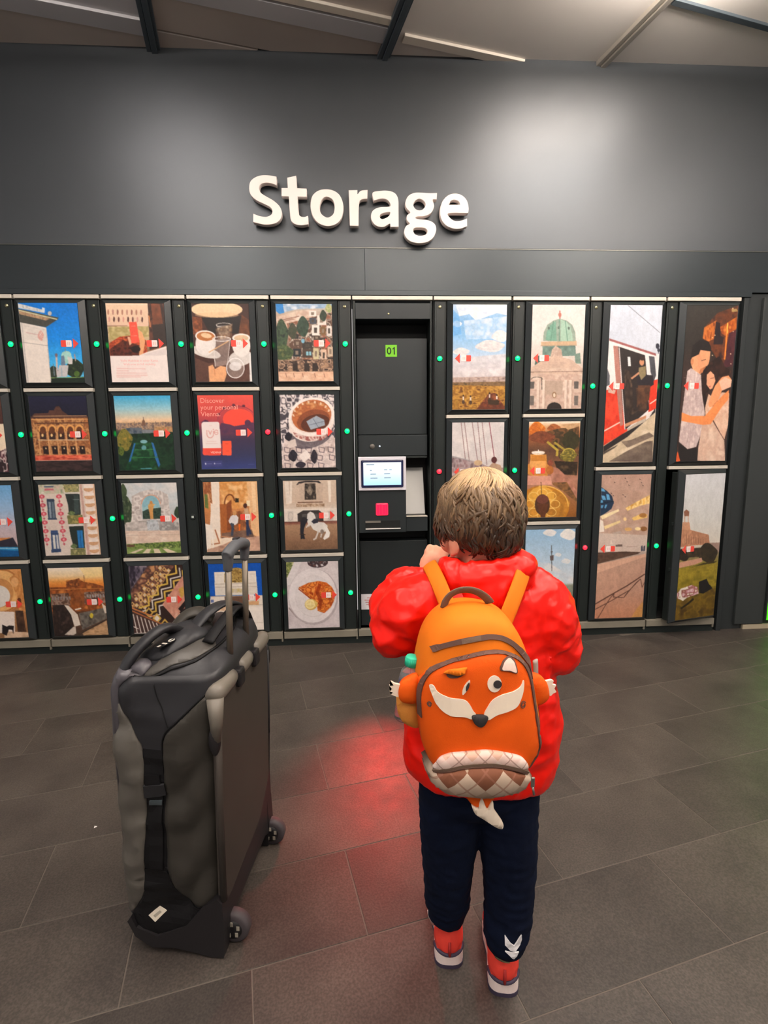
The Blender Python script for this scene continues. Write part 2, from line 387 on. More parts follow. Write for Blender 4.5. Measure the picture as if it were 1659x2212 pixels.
def letter_mesh(loops):
    cu = bpy.data.curves.new('tmp', 'CURVE'); cu.dimensions = '2D'; cu.fill_mode = 'BOTH'; cu.extrude = 0.016; cu.bevel_depth = 0.0015; cu.bevel_resolution = 1
    for sm, l in loops:
        pts = cornered(l) if sm else l
        pts = [q for i, q in enumerate(pts) if math.dist(q, pts[i-1]) > 1.2]
        sp = cu.splines.new('POLY'); sp.points.add(len(pts)-1); sp.use_cyclic_u = True
        for q, (px, py) in zip(sp.points, pts): q.co = ((px-57.4)*KX+0.0015, -(py-414)*KZ, 0, 1)
    o = bpy.data.objects.new('tmp', cu); COL.objects.link(o); me = baked(o); bpy.data.objects.remove(o)
    me.transform(Matrix.Rotation(math.pi/2, 4, 'X')); me.materials.clear(); me.materials.append(m_letter)
    return me
for ch, loops in LET.items():
    me = letter_mesh(loops); me.name = 'letter'
    o = link('letter', me, sign, (0.008, -0.034, 0.026)); o['label'] = 'raised letter ' + ch
    # stand-off pins that hold the letter clear of the wall
    xs = [v.co.x for v in me.vertices]; zs = [v.co.z for v in me.vertices]
pin_me = MB().tube([(0, -0.02, 0), (0, 0.002, 0)], 0.004, 8).mesh('fixing_pin', m_edge)
for px, py in ((90, 130), (240, 330), (345, 250), (578, 178), (578, 390), (760, 300), (1045, 300), (910, 345), (1150, 240), (1225, 510), (1395, 290), (1540, 280)):
    link('fixing_pin', pin_me, sign, ((px-57.4)*KX+0.008, 0, -(py-414)*KZ+0.026))

# ------------------------------------------------------------------ printed pictures on the locker doors
def _vnoise(h, w, ny, nx, rng):
    g = rng.random((ny+2, nx+2))
    y = np.linspace(0, ny, h); x = np.linspace(0, nx, w)
    iy = y.astype(int); ix = x.astype(int); fy = (y-iy)[:, None]; fx = (x-ix)[None]
    fy = fy*fy*(3-2*fy); fx = fx*fx*(3-2*fx)
    a = g[iy][:, ix]; b = g[iy][:, ix+1]; c = g[iy+1][:, ix]; d = g[iy+1][:, ix+1]
    return (a*(1-fx)+b*fx)*(1-fy)+(c*(1-fx)+d*fx)*fy
class Pic:
    """a small flat painter: outlines in tracing units inside the four corners of the print"""
    def __init__(s, corners, w, h, seed=0):
        s.W, s.H = w, h; s.grain = 0.5; s.a = np.zeros((2*h, 2*w, 3)); s.rng = np.random.default_rng(seed+11)
        A = []; B = []
        for (x, y), (u, v) in zip(corners, ((0, 0), (1, 0), (1, 1), (0, 1))):
            A.append([x, y, 1, 0, 0, 0, -u*x, -u*y]); B.append(u); A.append([0, 0, 0, x, y, 1, -v*x, -v*y]); B.append(v)
        k = np.linalg.solve(np.array(A, float), np.array(B, float)); s.Hm = np.append(k, 1).reshape(3, 3)
        s.c = corners
    def uv(s, pts):
        P = np.array(pts, float).reshape(-1, 2); q = np.c_[P, np.ones(len(P))] @ s.Hm.T
        return q[:, :2]/q[:, 2:]
    def mask(s, pts):
        q = s.uv(pts)*np.array([2*s.W, 2*s.H])
        x0, y0 = np.floor(q.min(0)).astype(int); x1, y1 = np.ceil(q.max(0)).astype(int)+1
        x0 = max(x0, 0); y0 = max(y0, 0); x1 = min(x1, 2*s.W); y1 = min(y1, 2*s.H)
        if x1 <= x0 or y1 <= y0: return None
        X = np.arange(x0, x1)[None]+0.5; Y = np.arange(y0, y1)[:, None]+0.5
        m = np.zeros((y1-y0, x1-x0), bool); n = len(q)
        for i in range(n):
            xa, ya = q[i]; xb, yb = q[(i+1) % n]
            if ya == yb: continue
            cr = ((ya > Y) != (yb > Y)); m ^= cr & (X < (xb-xa)*(Y-ya)/(yb-ya)+xa)
        return (slice(y0, y1), slice(x0, x1)), m
    def g(s, *stops):
        """vertical gradient over the whole print: (v, hex), ..."""
        v = np.linspace(0, 1, 2*s.H); c = np.array([hx(b) for a, b in stops]); a = [a for a, b in stops]
        s.a[:] = np.stack([np.interp(v, a, c[:, k]) for k in range(3)], -1)[:, None]
        return s
    def p(s, col, *pts, al=1.0):
        r = s.mask(pts)
        if r: s.a[r[0]][r[1]] = s.a[r[0]][r[1]]*(1-al)+np.array(hx(col))*al
        return s
    def e(s, col, cx, cy, rx, ry, rot=0, al=1.0, a0=0, a1=360):
        n = 28; c, q = math.cos(math.radians(rot)), math.sin(math.radians(rot)); P = []
        for i in range(n):
            t = math.radians(a0+(a1-a0)*i/(n if a1-a0 == 360 else n-1)); x, y = rx*math.cos(t), ry*math.sin(t); P += [cx+c*x-q*y, cy+q*x+c*y]
        return s.p(col, *P, al=al)
    def l(s, col, w, *pts, al=1.0):
        P = np.array(pts, float).reshape(-1, 2)
        for a, b in zip(P[:-1], P[1:]):
            d = b-a; L = np.hypot(*d)
            if L < 1e-6: continue
            n = np.array([-d[1], d[0]])/L*w/2; e_ = d/L*w*0.25
            s.p(col, *(a+n-e_), *(b+n+e_), *(b-n+e_), *(a-n-e_), al=al)
        return s
    def ring(s, col, w, cx, cy, rx, ry, rot=0, a0=0, a1=360, al=1.0):
        c, q = math.cos(math.radians(rot)), math.sin(math.radians(rot)); P = []
        for i in range(33):
            t = math.radians(a0+(a1-a0)*i/32); x, y = rx*math.cos(t), ry*math.sin(t); P += [cx+c*x-q*y, cy+q*x+c*y]
        return s.l(col, w, *P, al=al)
    def n(s, cols, pts, nx=12, ny=16, al=1.0, sharp=1.0):
        """noise-mottled area mixing several colours"""
        r = s.mask(pts)
        if not r: return s
        sl, m = r; h, w = m.shape
        N = 0.65*_vnoise(h, w, ny, nx, s.rng)+0.35*_vnoise(h, w, ny*2, nx*2, s.rng)
        N = np.clip((N-0.5)*1.6*sharp+0.5, 0, 1); C = np.array([hx(c) for c in cols]); t = N*(len(cols)-1)
        i = np.minimum(t.astype(int), len(cols)-2); f = (t-i)[..., None]
        c = C[i]*(1-f)+C[i+1]*f
        s.a[sl][m] = s.a[sl][m]*(1-al)+c[m]*al
        return s
    def en(s, cols, cx, cy, rx, ry, nx=8, ny=8, al=1.0, sharp=1.0):
        P = []
        for i in range(24):
            t = 2*math.pi*i/24; k = 1+0.08*math.sin(i*5.3); P += [cx+rx*k*math.cos(t), cy+ry*k*math.sin(t)]
        return s.n(cols, P, nx, ny, al, sharp)
    def all(s): return [q for c in s.c for q in c]
    def colors(s):
        a = s.a; k = np.array([1, 2, 1])/4.0            # the prints are seen a little soft
        a = np.pad(a, ((1, 1), (1, 1), (0, 0)), 'edge')
        a = a[:-2]*k[0]+a[1:-1]*k[1]+a[2:]*k[2]; a = a[:, :-2]*k[0]+a[:, 1:-1]*k[1]+a[:, 2:]*k[2]
        a = a.reshape(s.H, 2, s.W, 2, 3).mean((1, 3))
        if s.grain:                                      # fine photographic texture of the prints
            g = np.random.default_rng(s.W*7+s.H+len(s.c)); N = sum(k_*(_vnoise(s.H, s.W, ny, nx, g)-0.5) for k_, ny, nx in ((0.16, 14, 10), (0.20, 36, 26), (0.26, s.H//2, s.W//2)))
            lum = a.mean(-1, keepdims=True); a = np.clip(a*(1+s.grain*N[..., None]*(1.25-lum)), 0, 1)
        a = a*0.95
        return np.where(a <= 0.04045, a/12.92, ((a+0.055)/1.055)**2.4)
def picture_mesh(pic, w, h):
    W, H = pic.W, pic.H
    X, Z = np.meshgrid(np.linspace(0, w, W), np.linspace(h, 0, H))
    co = np.stack([X, np.zeros_like(X), Z], -1).reshape(-1, 3).astype(np.float32)
    i = np.arange((H-1)*W).reshape(H-1, W)[:, :-1].ravel()
    q = np.stack([i, i+W, i+W+1, i+1], -1).astype(np.int32)
    me = bpy.data.meshes.new('picture'); n = len(q)
    me.vertices.add(len(co)); me.vertices.foreach_set('co', co.ravel())
    me.loops.add(n*4); me.loops.foreach_set('vertex_index', q.ravel())
    me.polygons.add(n); me.polygons.foreach_set('loop_start', np.arange(n, dtype=np.int32)*4)
    me.polygons.foreach_set('loop_total', np.full(n, 4, np.int32))
    at = me.color_attributes.new('Col', 'FLOAT_COLOR', 'POINT')
    c = np.ones((W*H, 4), np.float32); c[:, :3] = pic.colors().reshape(-1, 3); at.data.foreach_set('color', c.ravel())
    me.materials.append(M_attr('printed_picture', 0.42, 0.35)); me.update(); me.validate()
    return me

PICS = {}
def paint_all():
    S, SL, SX = (104, 140), (104, 212), (104, 300)
    def new(key, c, size=S):
        p = Pic(c, size[0], size[1], len(PICS)); PICS[key] = p; return p
    # --- column 0
    p = new('c0r1', ((150,140),(672,133),(742,852),(243,857))).g((0,'1277d6'),(0.45,'1a8ae8'),(0.75,'3fb2ef'),(1,'6cc6ee'))
    p.en(['2c3a28','1d2820','3d4a2c'], 655,730,82,82).en(['3b4638','222c22'], 470,765,45,55).e('4f6b2e', 672,775,24,26)
    p.p('9fd0cc', 535,610,545,585,575,572,610,590,632,630,636,680,545,690).e('a8d8cf', 582,610,42,38).p('6c7f96', 535,620,560,610,575,700,535,700).p('d8d0cc', 590,620,634,640,634,690,600,690)
    p.l('8a93a8',6,571,545,571,580).p('c9b8b4', 487,620,503,620,512,790,498,790).e('7d6b78',494,612,12,18).l('b09a98',10,652,600,660,660)
    p.p('c8c4c4', 520,700,600,700,590,800,500,805).l('9ab0c0',7,540,720,545,800).l('6a7a86',8,470,690,480,790)
    p.p('1d2a20', 440,812,760,800,760,860,440,860).l('80a05a',6,440,812,740,805)
    p.p('efe3d8', 165,315,405,365,455,857,245,857).p('d9cfc6', 165,315,182,318,262,857,243,857).l('a9a09a',5,200,498,420,527).l('b8aea6',4,400,370,452,855).p('e6dcd2', 205,335,400,372,412,490,200,470)
    p.l('cabfb8',3,215,352,395,385).l('d8b7b0',8,230,410,330,430).en(['e2b6a8','d99a90','eeddd0'],358,438,26,45).l('b5b0aa',4,190,320,260,855)
    p.p('4a4a44', 158,232,500,290,400,362,170,318).n(['a88468','c4a07c','84664e'], (158,205,440,278,400,300,168,245), 20,4).p('5a5648',155,195,510,272,498,296,158,212).l('d8d8b0',9,158,208,495,288)
    p.p('cfd2d4', 152,146,385,205,385,232,155,190).n(['b9bcc0','e6e4de','98a0aa'],(160,150,380,205,380,225,160,180),26,3).p('dfe4ea',365,180,388,186,388,226,365,222).e('c9c4c2',432,234,18,20)
    p = new('c0r2', ((243,978),(762,972),(805,1645),(310,1650))).g((0,'20203a'),(0.25,'1b1a2c'),(0.4,'3a2a24'),(1,'2a1c18'))
    p.p('5a3a30', 270,1165,300,1135,420,1130,430,1105,470,1105,490,1070,520,1068,545,1110,600,1150,770,1160,790,1230,270,1230).n(['b87848','8a5532','d29a62','6e4028'], (268,1180,770,1170,800,1510,300,1510), 16, 12)
    p.l('e0a868',6,270,1190,775,1185).l('5a3524',10,300,1222,770,1218).l('caa070',5,290,1160,760,1155)
    for i in range(5):
        x = 372+i*80
        p.e('e2a25c', x,1275,38,42).p('3a2420', x-28,1290,x+26,1290,x+30,1365,x-24,1365).e('6a3c22', x,1285,26,34).e('f2c98a', x-4,1330,10,14)
        p.p('2a1a18', x-4,1425,x+44,1425,x+50,1495,x+4,1495).e('f0d0a0', x+24,1445,6,8)
        p.l('d8a068',9,x-40,1300,x-22,1500)
    p.l('c8b090',8,330,1372,770,1370).n(['d0482e','e8785a','a03022'],(300,1508,800,1500,805,1550,305,1552),10,3).l('c9a8a0',6,305,1553,805,1548).n(['281c1c','443030','1c1414'],(308,1560,806,1556,806,1645,312,1650),8,4)
    # --- column 1
    p = new('c1r1', ((930,138),(1457,133),(1510,850),(993,852))).g((0,'f0cfae'),(0.3,'e6c2a8'),(0.45,'c8b088'),(0.7,'6a3a26'),(1,'f2e4de'))
    for r, (y, hgt) in enumerate(((195,50),(260,50))):
        for i in range(8): p.e(('b8806a','c08878','a06a5c')[i % 3] if r == 0 else ('d89a8c','7a4a44','5a3632')[(i*2) % 3], 958+i*42+r*10, y+hgt/2+i*0, 8, hgt/2)
    p.l('f6dcc4',8,940,150,1310,148).l('a88068',9,950,345,1130,342).l('8a6a58',12,960,405,1020,400).n(['c4b078','a89860','d8c490'],(955,350,1330,345,1330,440,970,470),8,4)
    p.n(['c8502a','8a3320','d8683a','5a2218'], (965,500,1060,440,1150,430,1300,470,1310,600,975,610), 9, 7).n(['3a1c18','6a3022','241210'],(975,550,1090,470,1250,520,1240,612,978,612),8,6)
    p.n(['5a3a30','3a2c28','78483a'],(1310,135,1460,133,1490,520,1330,560,1320,300),5,7).p('3a302c',1350,330,1475,300,1490,520,1370,500).n(['8a5038','6a4030'],(1340,140,1420,140,1450,320,1360,330),4,4).l('d88a58',10,1322,250,1335,350)
    p.p('e8a878', 1225,370,1262,400,1290,480,1270,600,1235,610,1240,500).p('e6b090',1130,440,1150,440,1170,500,1150,520).p('ef5a46', 1142,308,1212,305,1238,490,1165,500).l('f8988a',4,1160,345,1200,343).l('f8988a',4,1168,432,1215,430).e('241816',1205,552,42,32)
    p.p('f4e6e0', 975,612,1230,610,1300,580,1480,525,1512,850,993,852).p('e2d4d0',1250,606,1480,540,1500,600,1400,610)
    p.p('f6dcd6',1030,700,1300,700,1310,800,1036,800,al=0.35)
    for y, x1 in ((728,1290),(747,1140),(768,1305),(787,1310),(803,1250)): p.l('edc3bc',7,1035,y,x1,y)
    p = new('c1r2', ((1008,970),(1520,968),(1560,1640),(1060,1645))).g((0,'3aa6d6'),(0.18,'9cc8d2'),(0.32,'e8c6a0'),(0.40,'d8a070'),(0.43,'8a6a58'),(0.5,'2a3a30'),(1,'10301f'))
    p.n(['a89078','6a5a5a','c8a078','80706c'],(1030,1215,1535,1210,1540,1270,1035,1275),26,3).p('7a5a48',1258,1240,1265,1200,1277,1180,1290,1200,1296,1240).l('6a5048',4,1276,1165,1276,1190)
    for i in range(9): p.l('6a5a58',4,1195+i*38 if i < 2 else 1320+i*22,1205+(i % 3)*6,1195+i*38 if i < 2 else 1320+i*22,1240)
    p.n(['4a5a6a','6a7078','3a4a58'],(1115,1262,1260,1258,1265,1320,1130,1310),8,3).p('7d8288',1262,1275,1370,1280,1370,1330,1270,1325).n(['c89868','8a6a4a'],(1370,1255,1540,1250,1540,1300,1375,1290),8,2)
    p.n(['10281c','1c3a24','0c1c14'],(1040,1320,1545,1300,1560,1640,1060,1645),10,9).en(['a8883a','6a6a2c','8a7a34','3c4a20'],1105,1370,72,95,6,7)
    p.n(['1a4a2a','0f3520','2a6038'],(1190,1395,1345,1395,1395,1640,1110,1640),6,7).p('2c68a8',1190,1400,1205,1400,1160,1560,1140,1570).p('2c68a8',1345,1390,1365,1400,1422,1590,1410,1620,1380,1540).e('7fb0b8',1278,1385,32,16).e('5f98a0',1278,1440,22,22)
    p.l('4a8a5a',5,1200,1460,1370,1455).l('3a7a4a',6,1160,1530,1400,1525).l('5aa0b0',8,1250,1628,1345,1625).en(['6a7a30','3a4a20'],1075,1470,28,40)
    # --- column 2 (sketched in its own units)
    p = new('c2r1', ((130,150),(655,148),(690,852),(180,855))).g((0,'3a2018'),(0.5,'4a2a20'),(1,'3a221c'))
    p.n(['8a4a28','6a3820','a85c34'],(135,270,230,280,235,420,150,430),3,5).p('1e1614',225,280,600,260,640,420,300,420).n(['7a4426','54301e'],(590,250,660,300,665,470,560,440),3,4)
    p.e('f0cfa6',365,205,235,72).e('e4b98c',365,255,200,26,al=0.5)
    p.p('5a3a30',170,640,300,690,560,640,670,600,690,852,180,855).e('d9cfc8',265,590,140,46,14).e('cfc4bd',270,580,110,32,14)
    p.e('eae2dc',265,510,92,110).e('f2eae4',262,445,92,52,3).e('b8703c',264,447,82,42,3).e('e8c49a',270,440,50,22,10)
    p.e('d8d0ca',585,640,110,70,-10).e('ece4de',590,530,82,100).e('f0e8e0',588,460,82,40).e('d8b894',588,462,66,28)
    p.p('c8beb8',360,350,500,340,480,470,400,480,al=0.45).ring('e8e0d8',5,430,345,70,18).n(['b88a58','6a4a34','e0c098'],(350,380,510,330,500,460,380,480),6,5,0.6)
    p.p('d0c8c4',330,470,490,460,465,700,350,720,al=0.42).ring('f0eae4',6,410,470,82,20).l('e8e0da',5,335,480,352,715).l('e8e0da',5,488,470,464,700).l('d8a878',9,295,590,470,490)
    p.e('c8c0bc',535,720,82,95,0,0.4).ring('f4f0ee',7,535,730,80,88).e('e6e2e0',535,715,55,40,0,0.85).p('e9e4e2',660,600,690,600,690,852,668,852)
    p.p('e8a878',290,715,330,700,350,740,400,710,450,720,455,790,435,855,300,855).l('c87c50',5,345,740,352,800)
    p = new('c2r2', ((195,970),(715,968),(735,1632),(240,1640))).g((0,'e8574a'),(0.24,'d84c48'),(0.36,'a8404a'),(0.46,'703a4c'),(0.6,'40344f'),(0.8,'343657'),(1,'35407c'))
    p.e('b0404a',545,1180,155,112,0,0.6).e('f8503e',575,1190,140,95).p('5a3550',420,1225,500,1240,540,1255,640,1240,640,1210,668,1205,690,1220,722,1225,728,1320,380,1320).e('55304c',662,1225,28,28)
    p.n(['6a3a4c','5a3450','48344f'],(405,1270,728,1270,730,1330,400,1330),6,2,0.8).ring('93384a',7,560,1190,172,120,0,175,330).p('552f4a',225,1225,270,1195,300,1205,310,1225)
    for a in (200,232,262,292): p.e('6a2c40',560+178*math.cos(math.radians(a)),1190+128*math.sin(math.radians(a)),15,12)
    def rr(c, x0, y0, x1, y1, r):
        P = []
        for (cx, cy, a) in ((x1-r,y0+r,-90),(x1-r,y1-r,0),(x0+r,y1-r,90),(x0+r,y0+r,180)):
            for k in range(5): t = math.radians(a+22.5*k); P += [cx+r*math.cos(t), cy+r*math.sin(t)]
        p.p(c, *P)
    for (c, x0, y0, x1, y1, r, sh) in (('f1e3df',240,1216,400,1500,16,10),):
        rr('ee5040',250,1400,420,1516,20); p.p('f1e3df',238,1240,242,1226,256,1216,388,1215,400,1222,404,1240,417,1450,252,1452)
    p.ring('e0a8a0',9,318,1325,30,34,0,0,180).l('e0a8a0',9,288,1292,288,1325).l('e0a8a0',9,348,1300,348,1325).e('e0a8a0',348,1284,6,6)
    p.l('e0a8a0',8,304,1295,318,1328,332,1295).ring('e0a8a0',8,374,1310,17,20,0,20,330).l('e0a8a0',7,358,1310,391,1310).l('ead0c8',4,308,1250,335,1250)
    p.l('e8cfc8',7,290,1393,370,1392).l('e8cfc8',7,280,1410,385,1409)
    rr('fb5a3c',428,1386,512,1516,8); p.l('d84a34',4,455,1412,490,1411).l('d84a34',4,460,1478,492,1477)
    p.p('4a4a86',260,1568,425,1562,428,1612,265,1615,al=0.6).e('d8dcf0',277,1590,6,9).e('b8bcd8',358,1588,6,8).l('7a80b0',5,290,1592,335,1590).l('7a80b0',5,372,1590,415,1588).l('565a90',4,660,1595,715,1593)
    # --- column 3
    p = new('c3r1', ((893,150),(1410,150),(1425,853),(925,855))).g((0,'a8b8cc'),(0.08,'c0b0a0'),(0.2,'b89a88'),(0.6,'7a6050'),(0.85,'b08468'),(1,'e0b89c'))
    p.p('2a80c8',893,150,960,150,975,235,930,245,900,220).n(['d8e0e8','8aa8c8','b8c4d0'],(960,150,1410,150,1410,190,1100,200,975,230),8,2)
    p.n(['d8c4b0','c8a894','e2d4c6'],(900,270,1100,215,1260,205,1260,330,1000,420,905,320),7,4).l('7a4a3a',6,915,310,1110,265).l('7a4a3a',5,915,325,1060,290)
    p.n(['5a4034','e0d2c2','3a2c26','b89a84','8a5a44'],(1000,330,1410,230,1420,660,1040,680),11,11,1,1.8)
    for i, (x, y, w, h, c) in enumerate(((1200,215,65,50,'e8e0d8'),(1205,280,60,55,'454a54'),(1275,255,80,90,'e6d8ce'),(1225,345,70,95,'e8e0d8'),(1305,360,45,75,'7a5c38'),(1360,350,48,95,'ded4cc'),(1300,460,60,50,'3a3430'),(1145,360,40,60,'3a4a34'),(1060,480,70,60,'5a4438'),(1140,500,90,60,'3a342e'),(1055,560,70,70,'20282c'),(1140,560,90,80,'4a3a30'),(1238,555,50,100,'c8bc94'),(1310,565,48,110,'d8b8a0'),(1370,540,50,90,'c8b098'),(1045,430,60,40,'30302a'),(1240,440,60,40,'4a3c30'),(1370,640,50,40,'2a2622'))):
        p.p(c,x,y,x+w,y+(i % 3)*2,x+w+2,y+h,x+2,y+h).p('4a4038' if i % 2 else '8a7868',x+w*.3,y+h*.25,x+w*.7,y+h*.25,x+w*.7,y+h*.75,x+w*.3,y+h*.75)
    p.e('7ab0c8',1145,490,16,20).p('8ac0d0',1175,585,1220,585,1220,620,1175,620).l('302820',5,1198,585,1198,620)
    p.en(['2c4030','44583c','1c2a20'],950,440,62,140,5,8).en(['3a5040','26382a'],1145,360,55,90,5,7).en(['5a6a40','34462c','7a7a48'],970,600,90,75,6,6).en(['3c4a34','28342a'],1330,260,32,50).en(['34422e','4a4434'],1050,400,40,70).en(['c8b888','8aa060'],1380,190,30,42)
    p.n(['a88468','5a4438','c8a488','3a2c26'],(925,660,1420,655,1424,765,925,770),14,5,1,1.5)
    for x in (1075,1180,1255): p.p('30241e',x-24,690,x+22,690,x+26,760,x-22,760)
    p.n(['e6bfa2','d8a98c','eccab0'],(925,768,1425,765,1425,855,925,857),8,3)
    for x in (990,1060,1140,1250,1335): p.l('8a5a48',5,x,780,x+8,815)
    p = new('c3r2', ((935,975),(1432,972),(1447,1628),(962,1630))).g((0,'b8a8a8'),(1,'cbb6b2'))
    p.n(['e0d4d2','2c2830','c8b8b6','efe6e4','4a444c'],(935,975,1432,972,1447,1628,962,1630),12,14,1,1.9)
    for i in range(26):
        x = 950+p.rng.random()*480; y = 990+p.rng.random()*620; a = p.rng.random()*3.14; L = 20+p.rng.random()*50
        p.l('35303a',5,x,y,x+L*math.cos(a),y+L*math.sin(a))
    p.n(['d8c4bc','e6d6d0','b8a098'],(1000,1340,1440,1360,1447,1628,962,1630,960,1480),8,5,0.85)
    for i in range(14):
        x = 975+(i % 5)*98+p.rng.random()*20; y = 1440+(i//5)*70; p.p('4a3e46',x,y,x+60,y+12,x+52,y+58,x+6,y+50,al=0.75).p('d6c2bc',x+8,y+7,x+52,y+17,x+46,y+50,x+12,y+44)
    p.e('2c2430',1225,1330,205,120,-18,0.6).e('ece0da',1228,1175,205,172,-12).e('e8d8d0',1225,1230,205,165,-12).e('b8683c',1228,1165,180,142,-12).n(['d8985e','a85c34','c87c48'],(1060,1120,1180,1030,1340,1040,1400,1120,1380,1180,1300,1110,1180,1100,1110,1200),10,6)
    p.e('8a4a2c',1245,1210,150,100,-12).e('5a3020',1260,1230,130,76,-12).p('9aa4b0',1180,1215,1270,1165,1340,1200,1350,1250,1220,1290).l('5a6470',4,1200,1250,1340,1215).l('5a6470',4,1240,1190,1290,1270)
    for i in range(9): a = math.radians(180+i*20); p.p('e2c2a4',1228+170*math.cos(a)-8,1150+118*math.sin(a)-4,1228+170*math.cos(a)+10,1150+118*math.sin(a)+2,1228+160*math.cos(a)+8,1172+118*math.sin(a),1228+160*math.cos(a)-8,1170+118*math.sin(a))
    p.n(['8a3a34','e8d8d0','a85a50'],(1060,1310,1180,1350,1330,1350,1400,1290,1400,1330,1320,1385,1180,1390,1080,1350),14,3,0.8,1.6).ring('f0e6e0',22,1228,1172,200,160,-12)
    p.p('eaded8',1110,1520,1180,1470,1222,1525,1160,1580).p('d8c8c0',1015,1390,1080,1370,1095,1435,1020,1455).en(['201c24','34303a'],1060,1520,40,50).en(['24202a','3a3440'],1130,1600,45,28).en(['221e26','38323c'],1250,1530,30,60).en(['2a2630','1c1820'],1020,1350,32,38)
    # --- column 0/1 lower rows
    p = new('c0r3', ((335,152),(835,148),(890,797),(400,800))).g((0,'ded0c2'),(0.5,'d6c4b8'),(1,'dccdc2'))
    p.n(['dcd4c8','b8c0a0','d2b8a8','8fa080'],(336,152,560,150,570,235,345,240),8,3).p('c86a74',395,190,470,190,478,205,392,208).p('5a6478',388,165,475,165,470,180,392,180)
    for i in range(6):
        y = 262+i*78; x = 370+i*8
        for dx in (0, 150):
            p.e('c84858',x+dx,y,26,18).e('d86a74',x+dx,y,13,22).e('e8b8b4',x+dx,y,6,6).l('b05a60',4,x+dx,y+22,x+dx+4,y+56).e('c8505e',x+dx+4,y+42,10,7)
    p.p('3c4a5c',412,282,478,282,496,465,425,465).p('8a96a0',428,310,446,310,456,455,438,455).p('66747f',456,310,474,310,484,455,466,455).l('2a3448',9,415,300,480,300).p('34445c',420,458,500,458,502,472,424,472)
    p.p('3a5078',445,568,508,568,530,760,455,760).p('d8d4cc',462,610,482,610,492,735,470,735).p('c8c8c8',492,610,506,610,520,735,502,735).l('2a3c60',9,448,600,512,600).p('34486c',448,745,535,738,536,765,452,770)
    p.n(['8a8a58','b8a870','6a7048','d0c090'],(552,152,695,150,700,222,575,225),8,4).p('d8d0c8',565,225,700,222,702,240,570,242).p('2a3230',575,240,702,240,712,435,610,430,600,340).p('4a5a58',650,250,690,250,700,420,655,425,al=0.6).l('8a9494',4,640,290,700,290).en(['7a8a58','4a5a38'],630,415,32,20)
    p.n(['8a8a50','6a6a40','b0a060'],(590,435,725,430,735,515,600,515),8,4).p('d8d4d0',600,515,730,512,732,530,604,532).p('28322e',605,535,735,532,748,735,650,735,625,640).p('2a78b8',676,572,725,572,738,730,690,730).l('1a4a80',5,702,575,714,730).en(['78885a','4a5a38'],650,715,28,22)
    p.n(['8a8a58','6a6a44','b8ac78'],(618,740,752,735,755,797,622,800),8,3).p('d0aa9c',700,152,722,152,795,797,765,798).l('b08a80',4,712,160,780,797).p('ecd8cc',735,150,838,148,892,797,800,797).p('e0b898',818,150,838,148,892,797,875,797)
    for i in range(9):
        y = 165+i*70; x = 745+i*6
        p.e('c89468',x+36,y+32,42,24).p('f0e2d8',x-6,y,x+80,y,x+78,y+22,x-6,y+26).p('d6a47c',x,y+24,x+74,y+24,x+72,y+50,x+4,y+50)
    p = new('c1r3', ((1080,145),(1585,138),(1625,775),(1130,785))).g((0,'d6d0cc'),(0.3,'c4ccce'),(0.5,'c8c6c2'),(0.68,'d8c4b4'),(1,'c8b49c'))
    p.n(['e0dad6','c0c8cc','d2d2d0'],(1085,145,1590,138,1600,330,1100,330),6,3,0.7).en(['4a5a40','2a3a28','6a7458'],1130,400,55,130,5,8).en(['34442e','4c5c40'],1100,230,34,75).en(['3a4a36','28382a'],1590,410,28,50)
    p.n(['d8d0ca','b8aca6','e6ded8','a89a94'],(1178,265,1250,225,1345,200,1440,215,1505,250,1540,560,1120,575,1175,480),10,9).e('8ab8c4',1350,360,80,108).p('9cc4c8',1272,360,1440,360,1440,468,1275,470).n(['24382e','3c5044','182a22'],(1275,400,1320,380,1400,370,1440,365,1445,468,1278,470),6,5)
    p.ring('d2a088',10,1350,350,88,98,0,190,350).p('d09858',1335,330,1365,320,1378,345,1368,400,1372,468,1345,468,1335,400,1325,360).e('c88848',1352,318,12,14).l('d8a868',10,1325,345,1385,340).n(['a8b0b4','c8ccd0','88888c'],(1310,480,1410,475,1430,570,1320,575),5,4)
    p.n(['d8d2cc','c0b4ae','9a948e'],(1120,500,1310,480,1320,580,1115,580),6,4).n(['b0a8a4','8a8684','c8c0bc'],(1420,480,1600,500,1605,575,1430,575),6,4)
    p.n(['e2cbb8','d4b8a6','ead8c8'],(1115,575,1612,572,1618,680,1122,690),7,3).l('c0a898',4,1120,615,1615,610).n(['5a7038','8aa050','3c5028','a8b070'],(1128,695,1618,670,1624,735,1130,740),16,4).e('6a4a38',1165,710,40,12)
    p.n(['6a8040','88a058'],(1130,735,1624,730,1626,785,1132,787),10,3)
    for a in ((1150,775,1250,738,1285,738,1200,778),(1270,778,1310,738,1350,738,1330,778),(1380,778,1370,738,1420,738,1440,778),(1500,775,1450,735,1490,735,1590,772)): p.p('dcc8b0',*a)
    p = new('c0r4', ((412,905),(910,900),(958,1520),(470,1525))).g((0,'f4e6d6'),(0.12,'f0d0a0'),(0.2,'e89a4c'),(0.28,'d87c30'),(0.4,'9a5424'),(0.6,'6a4028'),(1,'4a3a30'))
    p.p('f6d488',700,905,912,900,918,990,760,1000,al=0.6).n(['a85a28','7a4020','c87838'],(430,1080,580,1080,580,1020,700,1010,740,1035,830,1050,925,1080,935,1300,450,1300),14,8).n(['8a4c28','6a3a22','b06830'],(590,1030,700,1000,700,1080,590,1080),8,3).l('6a4430',4,742,975,744,1035).l('c88848',6,440,1100,925,1095)
    p.n(['6a5048','a09088','463630'],(440,1140,935,1120,945,1230,450,1250),18,4,0.8,1.4).n(['a05a28','784020'],(600,1120,740,1100,745,1260,620,1270),6,6,0.9)
